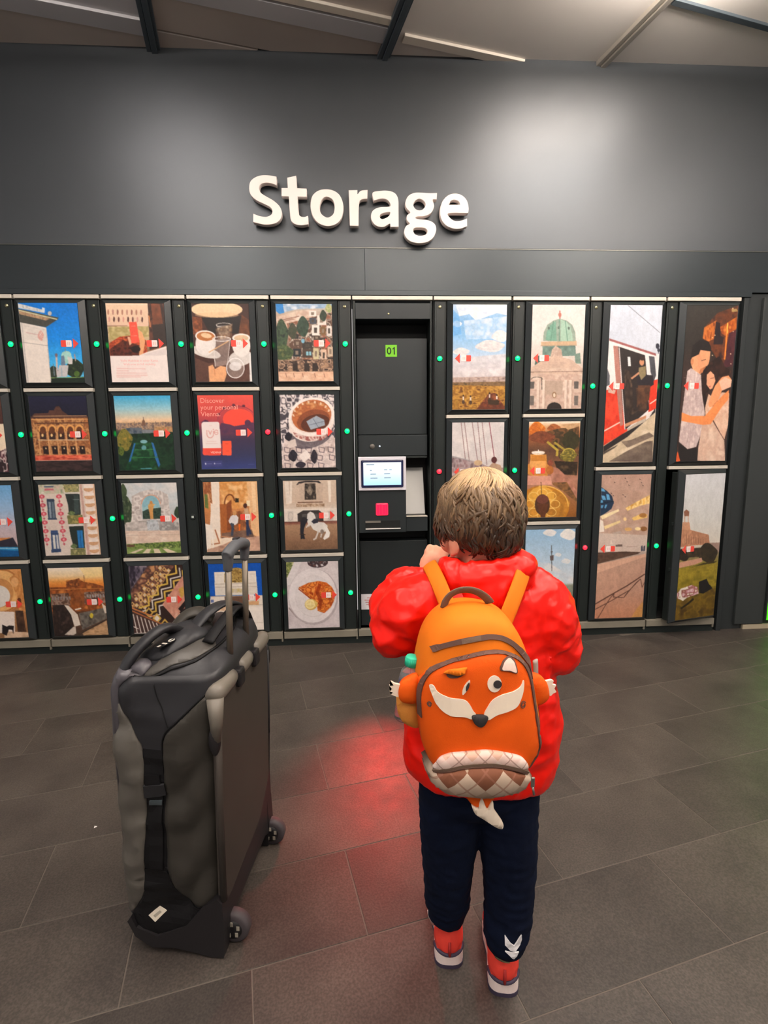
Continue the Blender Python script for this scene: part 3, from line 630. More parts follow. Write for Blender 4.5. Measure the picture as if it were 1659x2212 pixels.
    for i in range(7): p.p('8a8484',450+i*26,1165,462+i*26,1165,464+i*26,1195,452+i*26,1195).p('9a9696',765+i*24,1150,777+i*24,1150,779+i*24,1178,767+i*24,1178)
    p.n(['3c2c26','241c1a','54403a'],(455,1240,600,1240,640,1380,640,1520,470,1525),6,7).p('e0d2c4',560,1240,600,1248,680,1330,705,1425,650,1440,620,1330).p('cfc0b2',640,1440,660,1440,665,1500,640,1515,560,1510)
    p.n(['5a544c','787068','443e38'],(690,1320,930,1270,945,1370,720,1470),8,5).e('d0b83c',805,1342,16,24).p('d8c8b8',895,1225,935,1260,945,1320,925,1325).n(['a88460','c8a078','8a6848'],(720,1500,940,1390,958,1520,730,1522),5,4).l('2c2824',7,720,1495,940,1380).l('e8dcd0',12,660,1285,710,1275)
    p = new('c1r4', ((1150,895),(1640,890),(1665,1500),(1195,1505))).g((0,'4a4048'),(1,'3a2c28'))
    p.n(['2a2430','5a5060','8a8088'],(1150,895,1330,893,1180,1100,1160,1010),8,5,1,1.4).n(['d8b080','8a5a48','4a302c','c89060'],(1330,893,1570,892,1300,1290,1180,1270,1175,1120),10,9,1,1.3)
    for i in range(6):
        for j in range(8):
            x = 1185+i*38+j*36; y = 1240-j*46+i*12
            p.p('e0b870',x,y-22,x+20,y,x,y+22,x-20,y).p('cfc0b8' if (i+j) % 2 else '6a4438',x,y-12,x+11,y,x,y+12,x-11,y)
    p.p('33221f',1570,892,1660,890,1665,1500,1480,1440,1300,1290)
    for k, (dx, dy) in enumerate(((0,0),(62,52))):
        P = []
        for i in range(9): x = 1600-i*42+dx; y = 905+i*48+dy; P += [x+(26 if i % 2 else -22), y+(14 if i % 2 else -14)]
        p.l('d8b450',15,*P); Q = [v+(34 if q % 2 == 0 else 30) for q, v in enumerate(P)]; p.l('d8d0c8',12,*Q)
    p.n(['d8a08c','c88874','e0b09c'],(1640,990,1665,1180,1640,1380,1560,1380,1450,1250),5,5).p('c8a04a',1600,1110,1640,1090,1650,1160,1620,1200).p('241c1c',1590,1290,1660,1210,1660,1260,1620,1320).p('2a2222',1600,1320,1660,1280,1660,1320,1620,1350)
    for i in range(4): p.p('d0a850',1330+i*70,1270+i*52,1372+i*70,1320+i*52,1330+i*70,1365+i*52,1290+i*70,1318+i*52).p('e0d8d0' if i % 2 else '2a2020',1330+i*70,1290+i*52,1355+i*70,1320+i*52,1330+i*70,1346+i*52,1306+i*70,1318+i*52)
    p.p('4a3430',1185,1280,1480,1440,1500,1505,1195,1505).l('c87c44',13,1180,1275,1370,1355).l('b0683c',10,1180,1300,1500,1450)
    for i in range(8): p.l('e6dcd4',8,1190+i*34,1330+i*14,1225+i*34,1498)
    p.l('e6dcd4',7,1200,1500,1460,1496).l('e6dcd4',7,1190,1440,1235,1460)
    # --- column 2/3 lower rows
    p = new('c2r3', ((245,130),(735,130),(770,755),(285,760))).g((0,'d89a68'),(0.4,'c8824c'),(0.75,'a8704c'),(1,'d0a488'))
    p.p('f0e0d0',315,130,395,130,410,660,300,740,320,400).n(['c88a58','8a4c2c','e0a878'],(245,132,320,130,335,330,260,260),5,5).p('6a7a40',262,240,290,240,300,370,268,360)
    p.n(['e2a868','d08c48','f0c088'],(395,130,735,130,740,330,540,380,420,330),7,5).p('e8b888',640,130,735,130,765,640,690,600,660,330).p('f4d4a8',680,140,715,140,730,400,700,410,al=0.7).p('a86030',400,330,500,330,510,580,420,620)
    p.ring('7a4020',12,490,330,46,84,0,180,340).p('8a4a28',462,330,505,290,515,560,470,570).p('30281c',540,280,572,280,572,318,540,318).p('f0dcb8',640,300,672,300,672,350,640,350).n(['6a3c24','9a5a34','c88248'],(500,400,640,390,650,570,510,590),6,5,0.8)
    p.p('f0e4d8',265,500,330,520,360,640,285,745).n(['8a6a58','6a5044'],(420,590,690,560,720,660,420,670),5,2).p('f0dcc4',320,650,500,625,560,640,440,690,330,740).l('b0704c',12,360,560,400,680,330,690).l('c88c64',10,420,620,500,630).l('f4e8dc',14,330,560,345,720).n(['b8907c','d0a890','98705c'],(300,735,600,640,760,620,772,756,290,760),7,3)
    p.p('ded8d8',480,480,500,440,540,420,570,450,565,500,540,520,490,505).e('c8905c',535,410,18,24).l('3c4658',20,520,510,512,610).l('3c4658',18,505,505,525,560).p('c8a484',620,370,655,370,675,480,630,490).e('4a2820',630,348,18,22).l('c88c64',10,615,400,600,470).l('2a3450',24,650,480,655,610).l('2a3450',20,645,500,680,600).p('e87028',570,510,590,510,585,570,572,570)
    p = new('c3r3', ((968,122),(1447,120),(1463,738),(993,742))).g((0,'cdb9a6'),(0.3,'c8b09c'),(0.45,'d8cabc'),(0.58,'e0d4c8'),(0.61,'7a4438'),(0.64,'a88468'),(0.85,'8a6850'),(1,'735641'))
    p.p('e0d2c4',985,130,1020,130,1040,330,1000,330).p('e8dccf',1035,130,1052,130,1050,325,1035,325).p('e8dccf',1370,130,1398,130,1400,320,1380,320).p('2c2628',1090,165,1110,135,1180,125,1290,128,1330,165,1270,140,1160,142).p('c0aa98',1110,150,1165,150,1165,300,1120,300).p('c0aa98',1270,150,1330,150,1320,300,1270,300)
    p.n(['4a4038','2a2422','8a7a6a'],(1165,150,1262,150,1268,295,1165,295),5,7).en(['a89a88','6a5c50'],1212,215,24,40).l('6a4a38',9,1105,318,1325,318).n(['8a6a52','d0b8a0'],(1090,330,1345,330,1342,358,1090,358),24,2).p('ded2c6',985,375,1460,370,1460,490,988,490)
    for x in (1040,1395): p.p('c8beb4',x-26,395,x+24,395,x+24,485,x-26,485).ring('a89c92',4,x,440,20,36)
    p.p('35302e',1100,420,1150,390,1290,388,1330,420,1335,490,1105,490).n(['4a4644','6a6664'],(1140,420,1300,420,1300,488,1140,488),6,3,0.7).l('5a3028',8,985,492,1462,488)
    p.p('d8d2cc',1190,420,1215,400,1245,415,1262,450,1260,490,1340,500,1372,530,1350,580,1300,590,1240,560,1215,520,1200,540,1185,470).p('e6e0da',1330,520,1365,540,1392,590,1385,630,1340,655,1330,640,1355,590).l('d0c8c0',14,1290,570,1265,640,1245,650).l('c8c0b8',13,1320,575,1310,630).l('d8cfc8',11,1215,500,1180,540).p('2c2c38',1225,490,1250,465,1285,470,1285,500,1245,510).e('8a7a70',1320,580,16,20)
    p.p('24242c',1128,480,1165,455,1195,470,1175,510,1160,550,1150,640,1130,645,1125,560).e('2a2628',1158,462,22,14).l('1e1e26',15,1150,600,1160,640).l('3a2c24',8,1120,600,1170,605)
    p = new('c2r4', ((290,870),(785,868),(805,1460),(325,1470))).g((0,'0f50b0'),(0.5,'1456b8'),(0.52,'e0d2c4'),(1,'e6d8cc'))
    p.p('e6dcd0',350,945,735,940,752,1150,358,1155).n(['8a6c38','c8a860','6a5028'],(445,960,500,920,550,905,600,915,640,960,640,1040,445,1040),12,9,1,1.5).p('e2d8cc',355,1050,745,1045,750,1150,358,1155).l('b8a894',5,355,1052,745,1048).l('c0b0a0',6,358,1080,748,1078).n(['d0c4b4','c8b070'],(460,1095,620,1095,620,1130,460,1130),16,2).l('c8bcb0',4,360,970,420,970).l('c8bcb0',4,680,968,730,968)
    p.p('e6dacc',315,1165,800,1160,800,1460,325,1470).l('b8a898',6,315,1162,790,1158).p('5f6fa0',315,1190,345,1190,345,1215,318,1215).p('6a4c3c',445,1165,660,1160,650,1180,620,1190,610,1240,480,1270,450,1230).n(['e0c4a8','c89c78'],(360,1220,460,1215,500,1290,380,1290),5,3).p('8a8a88',540,1240,610,1235,610,1290,545,1290).l('b0a498',5,320,1245,800,1240).l('c8b8a8',4,330,1300,800,1295).p('d8a878',665,1210,760,1205,760,1240,665,1240).e('6a4436',722,1372,28,24).p('efe4da',660,1260,790,1255,800,1455,690,1460).l('c8b8a8',4,700,1400,795,1396)
    p = new('c3r4', ((1000,852),(1470,850),(1480,1440),(1018,1445))).g((0,'d2c8c8'),(1,'c6b8bc'))
    p.n(['c8bcbe','d8d0d0','bcb0b4'],(1000,852,1470,850,1480,1440,1018,1445),4,5,0.6).n(['6a7a38','a8a868','4a5a28','c8c090'],(1000,855,1070,852,1060,960,1030,990,1003,990),4,7).e('3a2c30',1285,862,92,46).n(['8a5a50','2a2024','e0d8d8'],(1200,852,1370,850,1350,890,1280,905,1215,885),7,3).p('dcd4d4',1075,852,1140,852,1080,980,1040,1050,1005,1065,1006,1000)
    p.l('9a8a88',12,1025,1260,1090,1340,1180,1400,1250,1410).e('b4a8aa',1245,1165,222,250).e('e0d8d8',1238,1155,214,240).e('d0c6c6',1245,1160,165,185).e('dcd4d4',1243,1158,160,180)
    p.n(['d87028','b85018','e8984a','a03c10','e88a38'],(1110,1080,1200,1040,1290,1025,1360,1040,1410,1080,1440,1140,1430,1200,1400,1260,1340,1312,1280,1290,1270,1210,1200,1160),8,8,1,1.3).l('8a3010',30,1300,1060,1280,1130,1310,1200,1300,1260,al=0.75).l('a03c14',9,1112,1092,1200,1165,1272,1225)
    p.e('c89c4c',1222,1232,56,50).e('e6cf8c',1215,1230,48,44).ring('f0dfa8',5,1215,1230,38,34).p('d8b868',1250,1200,1285,1220,1260,1260).l('f0e2b0',3,1215,1196,1215,1264).l('f0e2b0',3,1180,1230,1250,1230)
    # --- column at the far left (only its right part shows)
    p = new('cmr1', ((-620,145),(-98,140),(-28,857),(-527,860))).g((0,'3a78b8'),(0.5,'9ac0d8'),(0.8,'b8a890'),(1,'6a5a48')); p.n(['c8b8a0','8a7a68'],(-600,500,-90,480,-30,857,-530,860),8,6)
    p = new('cmr2', ((-545,990),(-17,985),(60,1663),(-440,1668))).g((0,'5a3a30'),(0.35,'4a2c28'),(0.45,'e6d0b8'),(1,'e0cfc4')); p.n(['3a2028','6a4048','e8d8d0','2c1c20'],(-200,1420,60,1420,62,1665,-180,1668),8,5,1,1.6).p('f0dcc0',-60,1240,12,1234,40,1450,-20,1480)
    p = new('cmr3', ((-430,160),(80,155),(150,815),(-340,820))).g((0,'6aa6d8'),(0.35,'9ab8d8'),(0.6,'c4b4bc'),(0.8,'c0a8a8'),(1,'a08a88')); p.p('d8884a',-200,650,70,640,90,660,60,685,-200,690).p('2c2a36',-100,690,95,640,140,725,-100,740).p('2a86b8',-120,722,148,728,150,770,-120,760).p('0e5088',-120,745,150,760,152,816,-330,820).l('c8dce8',5,-60,735,140,740)
    p = new('cmr4', ((-340,920),(165,915),(240,1530),(-250,1535))).g((0,'d8985c'),(0.4,'c8844c'),(1,'8a6444')); p.e('e6b070',-10,1110,190,200).ring('b8743c',16,-10,1110,180,190).e('c88a50',-20,1130,120,130).e('e0d8d0',-40,1160,110,100).n(['e8a868','c07c40','d89858'],(60,1000,170,915,215,1300,150,1290,110,1120),5,7).e('e2a870',110,1035,34,44).e('6a3820',150,1210,20,36).p('d0703a',110,1240,170,1230,190,1260,120,1270).p('f0e0d4',-100,1290,110,1300,115,1480,-100,1490).n(['5a4030','3a281e'],(115,1290,185,1290,215,1480,140,1480),3,6).n(['e2c4a8','c8a484'],(20,1470,235,1485,240,1530,20,1530),5,2).p('241c1c',0,1410,40,1430,60,1420,105,1425,100,1500,90,1460,60,1455,40,1510,0,1490)
    # --- columns right of the terminal (tall doors)
    p = new('c5r1', ((985,152),(1475,152),(1447,1100),(975,1100)), SL).g((0,'b8cce0'),(0.15,'7fb0de'),(0.3,'86b8e4'),(0.5,'b8cce0'),(0.62,'cfc8cc'),(0.69,'b8a4a0'),(0.72,'a88878'),(0.78,'a87c3c'),(1,'9a6428'))
    p.n(['e8e4e4','f2eeec','c8d4e4'],(1010,155,1470,152,1470,250,1380,230,1190,300,1130,240,1040,260),8,4).en(['eeeae8','dcdce0'],1022,330,42,28).p('5aa0e0',985,200,1040,260,1060,420,985,440,al=0.6).n(['dce4ee','a8c8e8','e8e8ea'],(1080,300,1475,260,1470,460,1100,470),7,4,0.75).en(['ece8e6','d4d2d6'],1410,440,75,52).en(['e6e0de','c8c4c8'],1320,530,130,52).en(['eae4e2','d0ccd0'],1060,580,72,34).n(['d8d0d0','c8c0c4','e2dcdc'],(985,640,1462,600,1458,800,982,810),7,4,0.8)
    p.n(['a08a86','c0a89c','8a7470'],(982,812,1457,805,1455,860,980,865),22,3).n(['6a5238','8a6a48','4a3c28'],(980,855,1455,850,1452,905,980,890),16,3).n(['b08030','8a5c20','c89440','6a4018'],(979,880,1452,890,1447,1100,975,1100),12,8).n(['7a3c24','5a2c1c','94502c'],(1190,1100,1300,960,1360,950,1447,1080,1447,1100),6,4)
    for x, y in ((1075,1005),(1140,1010),(1310,985),(1375,1000)): p.l('e0d0c4',12,x,y-22,x,y+12).e('4a3428',x,y+26,14,18).e('3a2418',x,y-30,8,9)
    p.p('3a2818',1290,1010,1400,1020,1390,1060,1300,1055)
    p = new('c5r2', ((963,1218),(1440,1218),(1412,2130),(945,2130)), SL).g((0,'d4ccca'),(0.3,'d8cfcc'),(0.5,'c8bcb8'),(1,'8a7a70'))
    p.n(['d8d2d0','c6c0c0','e0d8d4'],(963,1218,1440,1218,1430,1650,955,1650),4,4,0.6)
    for x0, x1 in ((1045,1085),(1075,1120),(1145,1195),(1195,1230),(1235,1275),(1300,1352)): p.l('8a6a68' if x0 != 1300 else '7a2c38',6,x0,1218,x1,1620)
    p.n(['8a6a6c','b0a0a0','6a5458'],(957,1530,1180,1590,1300,1640,1425,1650,1420,1720,955,1720),18,4).p('9a9496',960,1530,1180,1590,1120,1580,960,1545).e('c8a884',1195,1600,38,26).e('5a2c2c',1342,1575,26,30).p('b09078',1290,1640,1330,1600,1400,1625,1425,1700,1290,1700).n(['b8946c','8a6a50','c8b098'],(950,1720,1420,1720,1412,2130,945,2130),8,8)
    p = new('c5r3', ((0,0),(300,0),(300,600),(0,600)), SL).g((0,'8a8a40'),(1,'4a5428')); p.n(['a89838','5a6428','c8b450','38441c'],(0,0,300,0,300,600,0,600),8,14)
    p = new('c6r1', ((150,108),(493,108),(460,778),(133,780)), SL).g((0,'d8ccc8'),(0.3,'dcd2cc'),(0.6,'c8b8ae'),(1,'b8a090'))
    p.l('a8605a',9,326,150,326,205).e('b06a5c',326,175,10,16).p('8a9a8c',218,345,222,290,245,240,285,212,326,200,370,212,405,240,425,290,428,350).p('6f9c88',235,340,240,290,262,245,300,215,305,345).p('9ab8a4',330,345,332,205,365,218,392,250,405,300,408,345).l('5a8472',4,285,215,268,345).l('5a8472',4,360,212,375,345).l('5a8472',4,322,205,322,345)
    for x, y in ((255,262),(318,258),(383,262)): p.e('5a6a60',x,y,7,10)
    p.p('c0a080',205,350,432,345,434,372,205,375).p('5c7a70',215,375,425,370,428,440,215,445).n(['7a9488','5a7068'],(215,378,425,375,425,440,215,445),10,3,0.8).l('a89078',6,205,376,432,372).p('6f8478',420,430,455,420,460,490,425,490).p('48605a',175,440,230,440,230,500,165,500)
    p.n(['c8b0a0','b09484','d8c4b4'],(262,460,275,400,300,375,335,400,345,460),6,5).p('c4a896',140,520,210,470,300,440,400,465,470,520,470,560,140,560).n(['bca090','d0b8a8'],(150,520,470,515,470,545,145,545),20,2,0.8).l('8a7064',5,140,545,470,540)
    p.n(['c8aea0','b89a8a','d4beb0'],(137,560,468,555,460,778,133,780),8,8)
    for x in (180,215,355,385): p.p('d8c4b6',x,595,x+18,595,x+14,775,x-2,775).l('9a8070',3,x+18,598,x+14,775)
    p.p('b09888',235,600,345,600,340,690,232,690).e('2a2220',290,775,46,38).p('2a2220',244,770,334,770,334,780,244,780).e('8a6a50',290,690,14,20).e('d8c4b0',290,692,8,13)
    for x in (150,430):
        p.p('5a5450',x-14,605,x+14,605,x+12,650,x-14,650).p('6a625c',x-14,695,x+12,695,x+10,755,x-14,755)
    p.l('4a4440',4,210,580,212,655).ring('4a4440',4,180,590,34,14,0,180,360)
    p = new('c6r2', ((180,265),(1130,255),(1035,2025),(135,2035)), SL).g((0,'efe0d0'),(0.04,'d8b088'),(0.12,'a8683c'),(0.3,'5a3c2c'),(0.5,'8a5c40'),(0.6,'b07c68'),(1,'8a5420'))
    p.en(['d87c28','b85c1c','e89440'],330,420,150,150).en(['c8783c','8a4c2c','b06838'],640,390,120,80).n(['5a4028','3a3020','7a5030','2c2818'],(420,480,700,400,1100,350,1090,900,760,1000,620,700,430,650),8,8).en(['8a4c30','6a3824'],420,560,240,110).en(['2c2a1a','3c3620'],950,620,160,170).n(['c8a078','b08860'],(760,320,1120,290,1110,350,900,420),5,2)
    p.l('b0983c',44,520,650,700,800,690,900).l('a08a38',40,650,660,800,770,900,850).en(['8a7a30','5a5424','b09a44'],900,900,150,130).ring('b8a24a',20,910,860,110,90,0,180,340).n(['3a2c20','2a2018','54402c'],(640,1000,1070,1020,1050,1270,800,1250,680,1120),6,5).n(['b87c68','a06c58','c88c78'],(560,1100,700,1130,860,1280,1050,1560,1060,1700,900,1560,860,1390,600,1400),5,5)
    p.n(['d89848','c88438','e8b068'],(210,880,500,880,520,1280,190,1270),6,5).e('c8843c',350,1150,260,130).e('e0a058',345,1050,150,140).p('c07c30',240,900,470,900,500,1000,220,1000).e('efe6dc',350,850,120,34).ring('d8b898',8,350,840,118,24).l('f4eee6',14,355,790,355,850).en(['7a3c2c','94503a'],570,1040,50,60).e('a8642c',560,1170,70,80)
    p.n(['d89c88','c88c78'],(150,1270,580,1280,600,1440,145,1440),4,2).n(['6a4a30','8a6038','4c3824'],(600,1400,870,1390,1050,1700,1040,1760,800,1560,620,1440),6,6)
    p.e('b87820',440,1830,470,380).e('c88a30',430,1760,330,270).en(['a06a24','c08430'],640,1800,280,240).e('d8a040',410,1660,230,190).ring('e0b058',20,440,1830,450,370,0,260,360)
    for a in range(0, 360, 45): p.ring('e8c070',12,425+225*math.cos(math.radians(a)),1790+205*math.sin(math.radians(a)),88,70)
    p.e('4a3020',425,1800,135,190).e('6a3c30',428,1700,110,80).l('4a3420',10,400,1390,410,1610).p('5a3420',330,1780,540,1780,470,2030,400,2030)
    p = new('c6r3', ((95,492),(418,482),(378,1060),(60,1070)), SL).g((0,'8fb4d4'),(0.35,'b4cadc'),(0.58,'cfd4d8'),(0.62,'8a9080'),(1,'6a7058'))
    p.en(['e8e2dc','d4d4d8'],250,510,42,22).en(['ece6e0','dcdad8'],370,520,52,34).en(['e2e0de','ccd4dc'],300,648,22,12).en(['e2dedb','ccd4dc'],350,688,30,16).n(['d8d8da','c0ccd8','e0dcda'],(85,690,240,700,405,800,400,830,80,830),6,3,0.8).l('5a5a5c',5,258,590,256,750).p('6a5c5a',246,655,270,650,268,685,248,685).l('5a5456',9,254,630,262,630)
    p = new('c7r1', ((660,105),(990,108),(920,1125),(600,1128)), SX).g((0,'c8cedb'),(0.25,'c4cad6'),(0.5,'c0c0c4'),(0.85,'b8a48c'),(1,'c8b498'))
    p.n(['ccd2de','bcc4d2'],(660,105,990,108,975,420,650,320),3,3,0.6).l('6a6a74',3,770,110,970,285).e('2c2c38',955,372,12,18).e('2c2c38',962,398,9,12).l('34343c',4,958,380,962,430)
    p.p('e2dcda',650,322,945,425,965,420,955,600,945,780,610,1010,625,640).p('9a5a58',650,320,945,420,945,435,650,335).n(['d83a24','e0482e','c02c1a'],(622,655,715,640,760,920,608,1015),5,5).p('d83a24',905,600,955,585,945,775,895,800).l('e8c8bc',8,612,920,720,860).l('f0d8cc',6,905,745,948,715).p('5a5c62',632,500,652,560,650,620,630,630).p('c8a494',640,640,690,655,680,680,640,670)
    p.p('2e2624',705,372,875,430,885,540,900,780,745,915,720,640).p('a87468',675,368,705,372,720,560,735,880,715,890,690,600).l('d8ccc8',6,712,380,745,910).p('d8dada',765,440,782,440,786,500,768,500).n(['4a3a30','2a201c','6a5444'],(745,520,790,540,800,780,830,790,770,830,750,740),4,6)
    p.p('4a4a50',900,435,935,440,945,560,930,600,910,540).p('2a2428',820,560,870,555,925,560,930,620,900,640,830,630).p('5a3a28',830,625,910,625,900,720,860,770,850,730,820,770).n(['6a4630','3a2820'],(815,640,905,640,880,800,830,790),4,5,0.7).e('c88c68',855,475,15,22).p('8a7a58',835,510,880,500,880,560,850,590,835,550).l('c08868',12,790,580,835,545).e('3a2a24',858,452,16,12)
    p.p('c88c68',745,875,890,815,885,835,750,895).p('e0d6d0',880,820,915,790,915,830,880,850).p('2a2424',608,1020,720,945,890,850,940,770,938,800,760,960,605,1060).n(['d0bca0','c0ac90','dccab0'],(605,1060,760,960,940,800,930,960,920,1125,600,1128),5,5)
    p.n(['6a5a50','8a7868'],(720,990,780,980,900,930,930,955,830,1000,760,1030),4,3).n(['5e5048','7a6a5c'],(640,1120,760,1050,880,990,922,985,920,1125),5,4).p('4c423c',605,1060,640,1040,700,1010,680,1030,605,1075)
    p = new('c7r2', ((170,165),(850,150),(725,2065),(75,2075)), SX).g((0,'b49080'),(0.2,'b89888'),(0.35,'c0a494'),(0.52,'b8a498'),(0.58,'a89488'),(0.7,'b89482'),(1,'b87e62'))
    p.n(['c0a08e','b08c7a','c8ac9a'],(150,340,830,400,790,980,140,940),4,5,0.7).p('24344a',165,330,240,380,310,450,335,540,300,620,215,680,145,720)
    for pts in ((160,340,200,355,220,390,165,385),(165,440,210,445,230,500,180,500),(230,420,270,430,285,500,240,500),(155,500,185,505,190,545,152,545),(160,570,195,570,180,610,158,610),(215,565,245,560,225,610,205,610)): p.p('5c9cc8',*pts)
    p.l('101c2c',8,150,545,330,520).p('f0ddb0',150,715,400,620,405,650,180,760).p('e8cf98',200,850,420,770,425,800,215,890).n(['e8b860','f4d898','c89040'],(490,610,650,520,825,430,825,545,680,580,520,645),8,4).p('e8c070',578,740,690,690,790,690,790,735,600,775).e('a8743c',730,705,52,30).e('d8a868',530,890,50,24).e('8a5c34',740,885,48,32).e('efd8a0',660,885,40,22).p('e8dcd0',145,760,190,780,205,920,140,930).e('e8c890',485,755,22,24)
    for x, y in ((290,195),(345,265),(490,210),(515,255),(540,300),(690,220),(710,265),(730,305),(300,410),(330,440),(460,430),(490,455)): p.e('5a4038',x,y,9,9).e('e8d8c8',x+4,y-6,5,4)
    p.p('c8b4a8',135,940,800,970,790,1060,780,1190,120,1190,130,1000).p('b4a094',300,940,420,910,440,945,380,955).p('dccabc',280,1090,295,1020,320,1090).p('6a5850',360,1095,450,1090,450,1120,360,1120).l('8a7468',5,510,1125,650,1120).p('3a3c4c',705,1120,725,1105,730,1180,705,1185).p('3a3c4c',738,1118,762,1105,758,1180,735,1185)
    p.n(['4c382e','5e463a','3e2c24'],(118,1200,480,1185,700,1195,660,1220,110,1350),6,3).p('d0a48c',110,1355,770,1215,770,1255,105,1470).n(['b88c78','c09680'],(105,1470,770,1255,755,1500,90,1870),4,4,0.8)
    for w, pts in ((16,(85,1880,290,1765,520,1640,755,1490)),(10,(85,1950,300,1840,550,1700,690,1560)),(10,(120,2070,210,1920,290,1800)),(9,(290,1800,340,1745,330,1790,470,1800,530,1720)),(9,(470,1800,640,1600,700,1555,720,1665,755,1600))): p.l('5a3a30',w,*pts)
    p.p('c08a50',570,2065,640,1960,735,1850,725,2065)
    p = new('c8r1', ((70,60),(830,60),(655,2125),(30,2130)), SX).g((0,'34302c'),(0.25,'302a26'),(0.45,'3a2a26'),(1,'3c2c28'))
    p.n(['4a2c20','6a3820','3a2420'],(520,180,830,60,800,300,740,900,560,900,430,700,320,560,330,400),7,9).n(['a85420','c87030','6a3018'],(330,400,510,290,480,560,400,600,315,555),8,5).n(['c86a24','8a3c18','e8903c'],(560,390,660,330,810,230,800,420,690,480,660,640,640,850,615,850,640,520,580,480),6,8).p('2c2022',500,310,560,330,570,520,620,540,600,640,470,640).l('f0a848',20,670,330,665,480).l('e88c38',16,660,480,635,850).n(['54282c','3c2028'],(690,480,800,430,740,950,600,960,640,850),5,6).p('a08450',725,120,800,115,820,155,730,165)
    for x, y in ((490,510),(455,545),(750,455),(715,775),(720,912),(460,795),(745,110)): p.e('f0d8b0',x,y,9,7)
    p.p('231d1c',160,780,180,650,290,570,400,600,440,680,440,740,300,720,270,800,200,840,180,900,140,930).p('e09a70',170,830,270,780,290,720,430,740,420,870,400,950,370,940,330,1020,290,1060,200,1000,170,930).p('b87048',300,980,380,940,330,1030,280,1040).l('4a3028',8,310,870,370,850).l('6a4030',6,340,975,380,960).e('c07c54',180,880,22,45)
    p.n(['3a241e','241816','54342a'],(420,900,560,800,640,950,720,1010,700,1100,520,1200,420,1280,380,1500,330,1380,310,1100,340,1000),6,7).p('e2a07c',390,1060,440,1010,490,1060,510,1140,470,1240,440,1255,390,1190).l('6a3c30',7,440,1110,490,1100).p('c8645c',420,1210,450,1205,445,1225,425,1225)
    p.n(['c9b4b0','b8a09c','d6c2bc'],(120,1010,170,970,310,1060,330,1300,380,1560,340,1800,280,1960,170,1985,55,1900,80,1500),10,16,1,1.2)
    for i in range(9): p.l('b49c9c',4,75+i*2,1100+i*90,330+i*4,1090+i*92,al=0.5)
    p.n(['e0bca4','d4a88e','ecccb8'],(420,1310,380,1480,385,1600,470,1620,500,1650,640,1880,690,1700,700,1300,600,1290,520,1390),5,6).n(['d8b8a4','c8a490','e0c4b0'],(350,1690,490,1655,640,1880,655,2125,300,2120,310,1950),5,5).l('6a4a40',9,480,1640,640,1880)
    p.p('e89868',510,1200,600,1090,690,1070,735,1130,720,1210,600,1270,560,1370,520,1460,440,1480,420,1440,470,1290).p('eab49a',560,1150,640,1090,735,1130,720,1220,600,1270).p('e88a50',695,1260,690,1380,600,1480,460,1690,360,1700,75,1650,72,1545,200,1590,380,1590,460,1500,600,1340).l('b8643c',5,540,1400,480,1470)
    p.p('241f1e',50,1910,170,1990,290,1970,300,2130,80,2128).p('d85a2c',30,2080,45,2010,85,2120,60,2130,30,2128)
    p = new('c8r2', ((335,160),(783,130),(605,1990),(190,2065)), SX).g((0,'d4d4d8'),(0.3,'d2d0cc'),(0.48,'d8d0c4'),(0.55,'8a7a60'),(0.62,'8a7c30'),(0.75,'8a7a24'),(0.9,'5e4a1a'),(1,'4e3a18'))
    p.p('c08868',275,880,375,900,570,960,585,1090,440,1100,262,1130).n(['c89474','a87458','b48264'],(275,880,575,965,580,1080,262,1120),14,4,0.8).p('c49070',290,800,365,800,375,900,280,900).p('8a5a44',305,660,335,630,365,660,360,720,310,720).l('c08c6c',8,315,720,312,800).l('c08c6c',8,352,720,352,800)
    for i in range(8): p.l('8a5c48',6,330+i*26,965+i*8,328+i*26,1080)
    p.p('a08478',580,1065,700,1060,690,1180,600,1150).en(['2a241c','3c3020'],560,1200,105,125).en(['241e1a','34281e'],290,1230,75,75).n(['2c241c','54402c'],(330,1150,480,1130,490,1250,340,1260),5,3).p('c8947c',240,1330,490,1260,500,1310,420,1350,240,1400).n(['3a3018','54481c'],(345,1400,500,1330,660,1300,560,1380,400,1430),5,2)
    p.n(['8a7a22','a08a2c','6e6018'],(240,1410,660,1320,640,1620,215,1660),6,5,0.85).n(['5c461a','7a601e','483418'],(205,1800,630,1640,605,1990,190,2065),6,5,0.85).p('1e1a1a',455,1570,540,1530,560,1590,600,1650,500,1720,455,1710).n(['d8b8c0','c08890','8a4c40','e8dcd0'],(215,1720,260,1660,380,1610,440,1640,450,1720,330,1770,280,1810,220,1790),7,5,1,1.4).p('e0d8cc',225,1780,330,1765,280,1815).l('2c2414',22,390,1790,330,1850,260,1910)
    for k in ('c2r2',): PICS[k].grain = 0.15
    PICS['c1r1'].grain = 0.3

# ------------------------------------------------------------------ lockers
paint_all()
CW = 0.44324
m_frame = M('locker_frame_black', '282d2f', 0.30, spec=0.5, var=0.05, vscale=4)
m_post = M('locker_post_black', '1d2322', 0.40, spec=0.45)
m_dark = M('locker_dark_inside', '0c0d0d', 0.7)
m_silver = M('brushed_silver', 'cfc7ba', 0.38, metal=0.15, bump=0.02, bscale=120)
m_base = M('base_strip_grey', '857f72', 0.42, metal=0.2, var=0.08, vscale=8)
m_green = M('led_green', '10c878', 0.3, emit=4.5, ecol='00ff50')
m_red = M('led_red', 'e03040', 0.3, emit=6.0, ecol='ff1420')
m_off = M('led_off_white', 'c8d0c8', 0.3)
m_brass = M('brass_button', 'b8b08a', 0.3, metal=0.8)
m_sred = M('sticker_red', 'e2473a', 0.5); m_swhite = M('sticker_white', 'ecdcd8', 0.5); m_snum = M('sticker_print', 'e4c0ba', 0.6)
